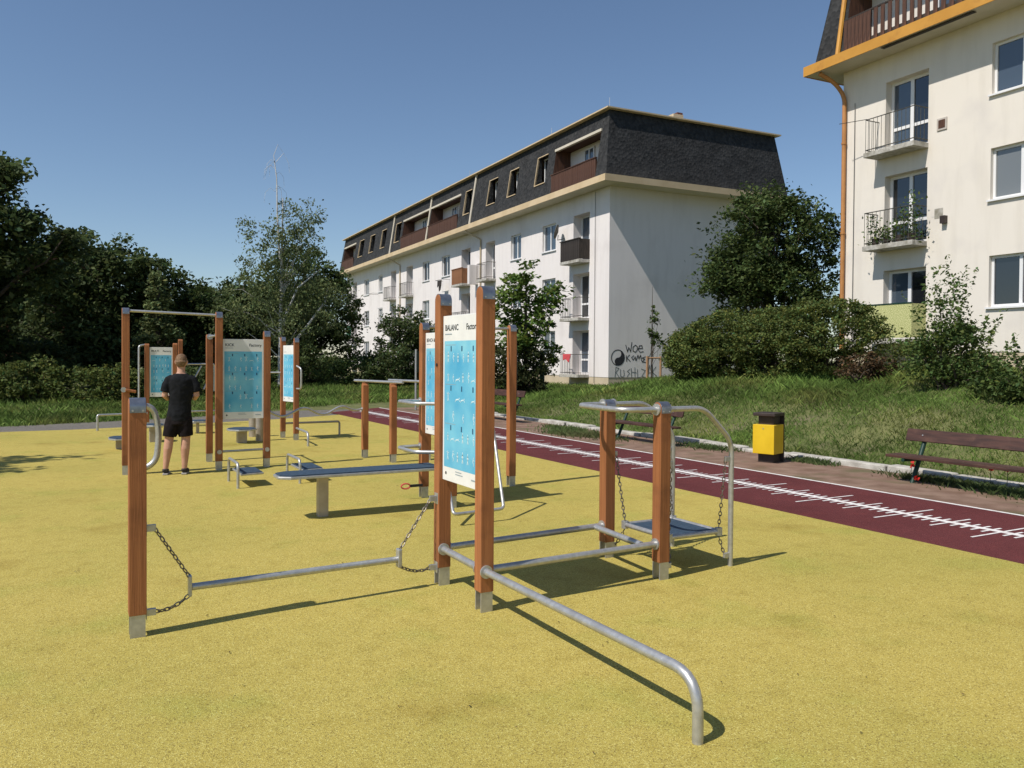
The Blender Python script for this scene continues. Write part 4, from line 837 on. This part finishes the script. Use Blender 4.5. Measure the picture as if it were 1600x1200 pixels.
def organic(mb, name, m, vox=.011, smooth_it=4):
    mb.v = [(p[0] + .075 * min(1.0, max(0.0, (p[2] - .08) / 1.05)), p[1], p[2]) for p in mb.v]
    o = mb.build(name, m, man, smooth=True); r = o.modifiers.new('remesh', 'REMESH'); r.mode = 'VOXEL'; r.voxel_size = vox; r.use_smooth_shade = True
    s = o.modifiers.new('smooth', 'SMOOTH'); s.iterations = smooth_it; s.factor = .5; return o
b = MB()
ring_loft(b, [(0, 0, .76, .10, .08), (0, 0, .90, .11, .08), (0, .005, 1.02, .115, .08), (0, 0, 1.20, .135, .09), (0, -.005, 1.30, .13, .08), (0, -.01, 1.36, .09, .06), (0, -.005, 1.41, .07, .055)])
b.tube([(0, -.005, 1.37), (0, .005, 1.45), (0, .02, 1.53)], [.062, .053, .054], 14)
ellip(b, (0, .035, 1.575), .073, .088, .105, tilt=-.15); ellip(b, (0, .06, 1.53), .055, .06, .06)          # skull and jaw
for s in (-1, 1):
    ellip(b, (s * .076, .035, 1.565), .012, .022, .032, 8, 6)                                             # ears
    ellip(b, (s * .03, .118, 1.585), .014, .01, .01, 8, 6)
    b.tube([(s * .075, 0, .76), (s * .098, .005, .66), (s * .108, .005, .50), (s * .112, -.012, .36), (s * .118, -.008, .22), (s * .122, -.015, .09), (s * .122, -.01, .05)], [.070, .078, .060, .061, .047, .036, .036], 14)
    b.tube([(s * .135, -.005, 1.31), (s * .185, -.015, 1.24), (s * .208, -.02, 1.10), (s * .18, .10, 1.06), (s * .10, .23, 1.10)], [.035, .042, .041, .038, .028], 12)
    ellip(b, (s * .07, .265, 1.115), .035, .045, .022, 10, 6)
    for k in range(4): b.tube([(s * (.085 - .018 * k), .29, 1.12), (s * (.07 - .018 * k), .335 - .006 * abs(k - 1.5), 1.13), (s * (.05 - .014 * k), .345, 1.155)], .009, 6)
    b.tube([(s * .095, .25, 1.125), (s * .105, .285, 1.15), (s * .085, .31, 1.165)], .011, 6)
b.tube([(0, .12, 1.57), (0, .142, 1.545)], [.010, .016], 8)
organic(b, 'body', 'skin', .009, 3)
c = MB()
ring_loft(c, [(0, 0, .74, .164, .118), (0, 0, .86, .160, .116), (0, .003, .98, .148, .108), (0, 0, 1.12, .156, .113), (0, -.003, 1.25, .168, .118), (0, -.008, 1.325, .168, .11), (0, -.012, 1.37, .13, .088), (0, -.012, 1.405, .085, .068)], 24)
for s in (-1, 1): c.tube([(s * .11, -.005, 1.35), (s * .155, -.006, 1.325), (s * .188, -.012, 1.25), (s * .208, -.016, 1.15)], [.05, .058, .060, .062], 14)
sh = organic(c, 'tshirt', 'black_cloth', .010, 4)
dm_ = bpy.data.textures.new('folds', 'CLOUDS'); dm_.noise_scale = .09; dd = sh.modifiers.new('folds', 'DISPLACE'); dd.texture = dm_; dd.strength = .018; dd.mid_level = .5
d_ = MB(); ring_loft(d_, [(0, 0, .70, .165, .115), (0, 0, .80, .166, .116), (0, 0, .86, .155, .108)], 20)
for s in (-1, 1): d_.tube([(s * .075, 0, .78), (s * .09, 0, .68), (s * .108, .002, .53)], [.095, .100, .094], 16)
so = organic(d_, 'shorts', 'shorts_cloth', .010, 3); dd = so.modifiers.new('folds', 'DISPLACE'); dd.texture = dm_; dd.strength = .014; dd.mid_level = .5
h_ = MB(); ellip(h_, (0, .024, 1.594), .077, .092, .093, tilt=-.15); ring_loft(h_, [(0, -.035, 1.50, .045, .02), (0, -.03, 1.54, .066, .045), (0, -.015, 1.58, .078, .07)]); organic(h_, 'hair', 'hair_blond', .008, 2)
for s in (-1, 1):
    f_ = MB(); f_.tube([(s * .122, -.055, .05), (s * .123, -.02, .062), (s * .128, .06, .05), (s * .135, .15, .035), (s * .138, .185, .03)], [.036, .046, .046, .042, .025], 12, flat=.85); organic(f_, 'shoe', 'shoe', .010, 2)
    MB().prism([(s * .122 + a * .95, bb, 0.0) for a, bb in [(-.036, -.085), (.036, -.085), (.045, .05), (.055 * (1 if s > 0 else .9), .14), (.03, .20), (-.02, .20), (-.04, .12), (-.042, 0)]], (0, 0, .022)).build('shoe_sole', 'shoe_sole', man, bevel=.006)

# ------------------------------------------------------------------ trees and bushes
def gb(x, y): return (x, y, hz(x, y))
tree('broadleaf_tree', 'tallest dark tree at the left edge of the picture', gb(-3.0, 35.0), 7.0, [(-.2, 0, 6.6, 2.2, 2.4, 2.2), (0.6, -.3, 4.6, 2.4, 2.4, 2.0), (-1.5, 0, 3.0, 3.0, 2.6, 2.0), (2.3, -.5, 5.6, 1.3, 1.2, .6), (.3, .0, 7.9, 1.3, 1.4, .9)], 'leaf_deep', 300, 80, .5, .12, .28, cat='tree', group='trees beyond the lawn')
tree('broadleaf_tree', 'broad dark tree second from the left edge', gb(1.2, 39.5), 5.5, [(-.2, 0, 4.7, 2.3, 2.2, 2.2), (1.2, 0, 4.4, 1.5, 1.5, 1.8), (-1.2, -.5, 3.0, 2.0, 2.0, 2.0), (.5, -1, 2.0, 2.2, 1.6, 1.6)], 'leaf_deep', 260, 80, .5, .115, .24, group='trees beyond the lawn')
tree('broadleaf_tree', 'dark rounded tree rising behind the far sign frame', gb(4.0, 40.0), 4.6, [(0, 0, 3.6, 2.0, 2.0, 2.0), (1.2, 0, 3.0, 1.7, 1.7, 1.6), (-.6, -.8, 1.9, 2.0, 1.4, 1.5)], 'leaf_dark', 190, 80, .45, .11, .2, group='trees beyond the lawn')
tree('broadleaf_tree', 'dark tree left of the birch behind the pull-up bar', gb(6.6, 43.5), 4.6, [(0, 0, 3.4, 2.2, 2.0, 1.8), (1.5, 0, 3.0, 1.8, 1.6, 1.5), (-1.0, -.5, 1.8, 1.8, 1.5, 1.4)], 'leaf_deep', 190, 80, .45, .115, .2, group='trees beyond the lawn')
tree('broadleaf_tree', 'dark dense tree behind the birch beside the white block', gb(11.9, 46.5), 6.6, [(-.3, 0, 5.2, 2.6, 2.4, 2.3), (1.2, 0, 3.9, 2.2, 2.0, 2.4), (-1.6, -.4, 3.6, 2.0, 2.0, 2.2), (.6, -.6, 2.0, 2.6, 1.6, 1.5)], 'leaf_dark', 280, 80, .5, .115, .3, group='trees beyond the lawn')
tree('broadleaf_tree', 'far tree showing between the left tree and the birch', gb(9.6, 52), 6.0, [(0, 0, 4.2, 2.6, 2, 2.2), (-2.2, 0, 3.4, 2.2, 2, 2.0), (2.4, 0, 3.6, 2.4, 2, 2.4)], 'leaf_deep', 170, 50, .6, .18, .2, group='trees beyond the lawn')
tree('broadleaf_tree', 'back row tree behind the two leftmost trees', gb(-1.0, 46), 6.0, [(0, 0, 3.6, 3.0, 2, 2.4), (3.6, 0, 2.8, 2.8, 2, 2.0), (-4, 0, 5, 3, 2, 3)], 'leaf_deep', 220, 50, .7, .2, .25, group='trees beyond the lawn')
tree('spruce', 'grey-green young spruce before the dark trees on the left', gb(3.35, 37.0), 5.0, [(0, 0, 1.0, 1.2, 1.1, .8), (0, 0, 2.0, 1.0, .9, .8), (0, 0, 3.0, .7, .65, .7), (0, 0, 4.0, .4, .4, .7), (0, 0, 4.7, .15, .15, .45)], 'leaf_birch', 120, 50, .25, .09, .1, droop=.3)
# birch with white stem and a bare whip above the crown
bt_ = tree('birch', 'slender birch with white trunk and a bare whip above its crown', gb(8.25, 36.5), 8.4, [(.3, 0, 7.0, 1.0, .9, 1.5), (-.6, 0, 5.6, 1.3, 1.2, 1.3), (.9, 0, 6.6, .9, .8, 1.0), (1.0, 0, 5.4, 1.3, 1.2, 1.2), (1.5, .1, 7.9, .7, .6, .6), (-.3, 0, 4.0, 2.0, 1.5, 1.3), (1.8, -.1, 4.1, 1.7, 1.4, 1.3), (.4, -.1, 2.8, 2.4, 1.4, 1.0), (-1.4, 0, 6.9, .5, .4, .6), (-2.0, 0, 3.2, 1.0, 1.0, 1.2)], 'leaf_birch', 400, 34, .34, .062, .078, 'birch_bark', nlimb=15, inner=.2, up=0, droop=.6, warm=.08, lean=(.15, .1))
B = Vector((8.25, 36.5, hz(8.25, 36.5))); wm = MB(); wm.tube([B + Vector(p) for p in ((.0, 0, 5.6), (-.12, 0, 7.6), (-.15, 0, 9.2), (-.28, 0, 10.2), (-.1, 0, 10.7), (.1, 0, 10.4))], [.045, .032, .022, .014, .008, .005], 6)
wm.tube([B + Vector(p) for p in ((-.2, 0, 9.9), (.15, 0, 10.35), (.38, 0, 9.9), (.4, 0, 9.5))], [.01, .008, .006, .004], 4); 
for k in range(9):
    z0_ = random.uniform(8.6, 10.6); s_ = random.choice((-1, 1)); L_ = random.uniform(.2, .5); a_ = B + Vector((-.2, 0, z0_)); wm.tube([a_, a_ + Vector((s_ * L_ * .5, .05, .16)), a_ + Vector((s_ * L_, .08, -.05)), a_ + Vector((s_ * L_ * 1.1, .1, -.5))], [.007, .006, .005, .003], 4)
wm.build('bare_whip', 'birch_bark', bt_, smooth=True)
fk = MB(); fk.tube([B + Vector(p) for p in ((.3, -.1, 1.6), (1.2, -.2, 2.8), (2.0, -.2, 3.9), (2.1, -.2, 4.5))], [.07, .055, .04, .015], 7); fk.tube([B + Vector(p) for p in ((.1, 0, 2.8), (.7, -.3, 4.4), (1.7, -.4, 5.3))], [.06, .045, .015], 7); fk.build('fork', 'birch_bark', bt_, smooth=True)
# trees and shrubs before the white block
bush('round_shrub', 'large dark round shrub standing before the white block', gb(13.85, 35.7), [(0, 0, 1.5, 1.75, 1.6, 1.6), (.1, 0, 2.7, 1.2, 1.1, 1.0), (-.9, -.2, .9, 1.2, 1.1, .9), (1.1, 0, 1.2, 1.0, 1.0, 1.1)], 'leaf_deep', 190, 70, .33, .085)
bush('shrub', 'mid-green shrub left of the large dark shrub', gb(11.9, 36.6), [(0, 0, .7, 1.1, .9, .7), (-1.0, 0, .5, .9, .8, .6), (.7, 0, .95, .8, .7, .6)], 'leaf_mid', 80, 60, .28, .07)
bush('shrub', 'low dark shrub under the birch behind the slim sign', gb(9.6, 38.5), [(0, 0, .7, 1.3, 1, .8), (1.4, 0, .6, 1, 1, .8)], 'leaf_dark', 70, 60, .3, .08)
tree('young_tree', 'loose young tree with bright leaves before the white block', gb(14.85, 26.1), 4.4, [(-.2, 0, 4.3, .75, .7, .75), (-.75, 0, 3.4, .75, .7, .65), (.75, 0, 3.5, .85, .8, .55), (.1, 0, 2.7, 1.1, .9, .7), (1.15, 0, 3.95, .45, .4, .35), (-.6, 0, 2.0, .9, .8, .6), (.7, 0, 1.7, .9, .7, .6)], 'leaf_bright', 125, 34, .30, .10, .08, inner=.15, nlimb=30, up=.5, warm=.14, droop=.3)
bush('weeping_conifer', 'dark drooping conifer shrub under the loose young tree', gb(14.35, 25.9), [(0, 0, .7, 1.1, .9, .8), (.5, 0, 1.2, .8, .7, .8), (-.6, 0, 1.1, .8, .7, .7)], 'leaf_conifer', 95, 60, .26, .07, up=-.2)
sa = tree('sapling', 'staked sapling with few leaves before the grey gable', gb(17.7, 22.3), 3.4, [(.05, 0, 2.3, .2, .2, .75), (.35, 0, 1.55, .32, .25, .2), (0, 0, 1.7, .28, .25, .3)], 'leaf_mid', 26, 22, .12, .055, .025, nlimb=12, inner=.1)
skk = thing('tree_stakes', gb(17.7, 22.3), 'three wooden stakes with crossbars guarding the sapling', 'tree guard'); z0 = hz(17.7, 22.3)
pts = [(17.7 + .3 * math.cos(a), 22.3 + .3 * math.sin(a)) for a in (R(200), R(320), R(80))]
for x, y in pts: MB().tube([(x, y, z0 - .2), (x, y, z0 + 1.0)], .04, 8).build('stake', 'stake_wood', skk, smooth=True)
for i in range(3): a, b_ = pts[i], pts[(i + 1) % 3]; MB().tube([(a[0], a[1], z0 + .94), (b_[0], b_[1], z0 + .94)], .032, 6).build('crossbar', 'stake_wood', skk)
tree('broadleaf_tree', 'large leafy tree in the gap between the two houses', gb(22.3, 21.4), 5.5, [(.2, 0, 5.2, 2.2, 2.0, 1.7), (-1.7, -.2, 4.0, 1.4, 1.4, 1.2), (1.4, 0, 5.2, 1.6, 1.5, 1.5), (-.4, -.6, 2.8, 2.2, 1.6, 1.4), (1.2, -.4, 3.2, 1.8, 1.6, 1.5), (-.2, 0, 6.3, 1.0, 1.0, .8), (-2.4, -.3, 3.6, 1.1, 1.0, .9)], 'leaf_dark', 430, 70, .40, .08, .22)
hl = [((16.1, 18.1), 1.0, 1.75, 'leftmost bush of the hedge on the bank next to the sapling'), ((16.3, 17.0), 1.35, 2.2, 'second hedge bush from the sapling, higher than the first'), ((16.65, 15.6), 1.4, 2.15, 'third hedge bush from the sapling on the bank'), ((16.95, 14.2), 1.4, 2.25, 'hedge bush nearest the cream house corner')]
for (p, r_, h_i, lab) in hl:
    h_i *= .84
    bush('hedge_bush', lab, gb(*p), [(0, 0, h_i * .48, r_, r_, h_i * .50), (.1, .2, h_i * .58, r_ * .8, r_ * .8, h_i * .40), (-.35, -.25, h_i * .36, r_ * .85, r_ * .85, h_i * .42)], 'leaf_hedge', 300, 70, .15, .040, group='hedge on the bank', warm=.16, spikes=40, spike_h=.14, inner=.86)
bush('dry_bush', 'low brownish half-dry bush at the cream house corner', gb(15.9, 12.5), [(0, 0, .35, .5, .5, .4), (.4, -.3, .3, .5, .5, .35)], 'leaf_brown', 40, 55, .18, .04)
bush('leafy_bush', 'tall spiky bush in front of the cream house balconies', gb(15.75, 10.3), [(0, 0, .75, .65, .65, .75), (-.3, .2, .55, .6, .5, .55), (.35, -.2, .6, .55, .55, .6), (.05, 0, 1.3, .45, .4, .5)], 'leaf_mid', 90, 55, .2, .045, spikes=46, spike_h=.75)
bush('leafy_bush', 'low bush on the bank at the right edge of the picture', gb(14.95, 8.2), [(0, 0, .4, .7, .7, .5), (.3, -.6, .5, .7, .6, .55), (-.2, .5, .25, .5, .5, .3)], 'leaf_mid', 80, 55, .2, .045, spikes=16, spike_h=.35)
bush('leafy_bush', 'shrub under the yellow screened balcony of the cream house', gb(17.2, 12.0), [(0, 0, .35, .8, .8, .45), (.6, -.8, .3, .8, .7, .4)], 'leaf_hedge', 70, 55, .2, .045, spikes=12, spike_h=.4)
# hedge along the far lawn on the left
for i, (x, y, r_, h_i, lab) in enumerate([(-3.2, 31.0, 1.6, 1.25, 'hedge bush at the left edge below the tallest tree'), (-1.1, 30.3, 1.4, 1.3, 'second hedge bush from the left edge'), (.9, 30.0, 1.4, 1.15, 'third hedge bush from the left, behind the short front post'), (2.7, 30.8, 1.3, 1.0, 'hedge bush behind the far sign frame'), (4.4, 32.0, 1.3, 1.05, 'hedge bush behind the man in black'), (6.2, 34.2, 1.4, 1.1, 'hedge bush behind the large sign board left of the birch')]):
    bush('lawn_hedge_bush', lab, gb(x, y), [(0, 0, h_i * .45, r_, .9, h_i * .5), (.3, .2, h_i * .65, r_ * .7, .7, h_i * .4)], 'leaf_hedge' if i < 3 else 'leaf_dark', 80, 60, .25, .065, group='hedge beyond the lawn')
# undergrowth filling the dark under the far trees
for i, (x, y, lab) in enumerate([(-1.5, 36.5, 'dark undergrowth below the tallest left tree'), (2.2, 37.5, 'dark undergrowth below the second left tree'), (5.5, 39.5, 'dark undergrowth behind the man in black'), (10.6, 43, 'dark undergrowth right of the birch trunk')]):
    bush('undergrowth', lab, gb(x, y), [(0, 0, 1.0, 2.0, 1.2, 1.1), (-1.5, .2, 1.3, 1.6, 1.2, 1.3)], 'leaf_deep', 110, 55, .4, .12, group='undergrowth beneath the far trees')
# tree just outside the left edge whose shade falls on the yellow surface
tree('broadleaf_tree', 'tree outside the left edge that shades the yellow surface', gb(-6.4, 14.3), 5.4, [(0, 0, 5.6, 1.9, 1.9, 1.2), (.8, -.5, 4.8, 1.4, 1.6, .8), (.3, 1.2, 5.0, 1.3, 1.2, .8)], 'leaf_mid', 60, 40, .35, .12, .16, inner=.2)
# brick house glimpsed behind the left trees
bh = thing('brick_house', (-2.0, 52, 0), 'red brick house glimpsed between the left trees', 'building')
MB().box(-6, 1.6, 50, 58, -.2, 6.6).build('wall', 'brick_wall', bh); MB().prism([(-6.4, 49.6, 6.6), (2.0, 49.6, 6.6), (-2.2, 49.6, 7.6)], (0, 8.8, 0)).build('roof', 'brick_wall', bh)
# plants on the middle balcony of the cream house
pt = thing('balcony_plants', (0, 0, 0), 'potted plants crowding the middle balcony of the cream house', 'plant')
ca, sa_ = math.cos(BROT), math.sin(BROT)
def bw(x, y, z): return (BCORNER[0] + x * ca - y * sa_, BCORNER[1] + x * sa_ + y * ca, z)
Pp = []
for yy, h in ((-14.9, .8), (-15.2, .45), (-15.45, .4), (-15.7, .55), (-15.95, .9), (-16.2, 1.3), (-16.3, .8)):
    c0 = np.array(bw(-.42, yy, 5.1)); n = 130; Pp.append(c0 + RNG.normal(size=(n, 3)) * np.array([.12, .12, .05]) + np.array([0, 0, 1]) * RNG.uniform(0, h, n)[:, None]); 
Pp = np.concatenate(Pp); quads_mesh('foliage', leaves(Pp, .05), tint_rgb(RNG.uniform(.6, 1.6, len(Pp)), .2), 'leaf_mid', pt)
pots = None
for yy in (-15.0, -15.4, -15.8, -16.2): MB().tube([bw(-.42, yy, 5.05), bw(-.42, yy, 5.25)], [.09, .11], 10).build('pot', 'bin_brown', pt, smooth=True)
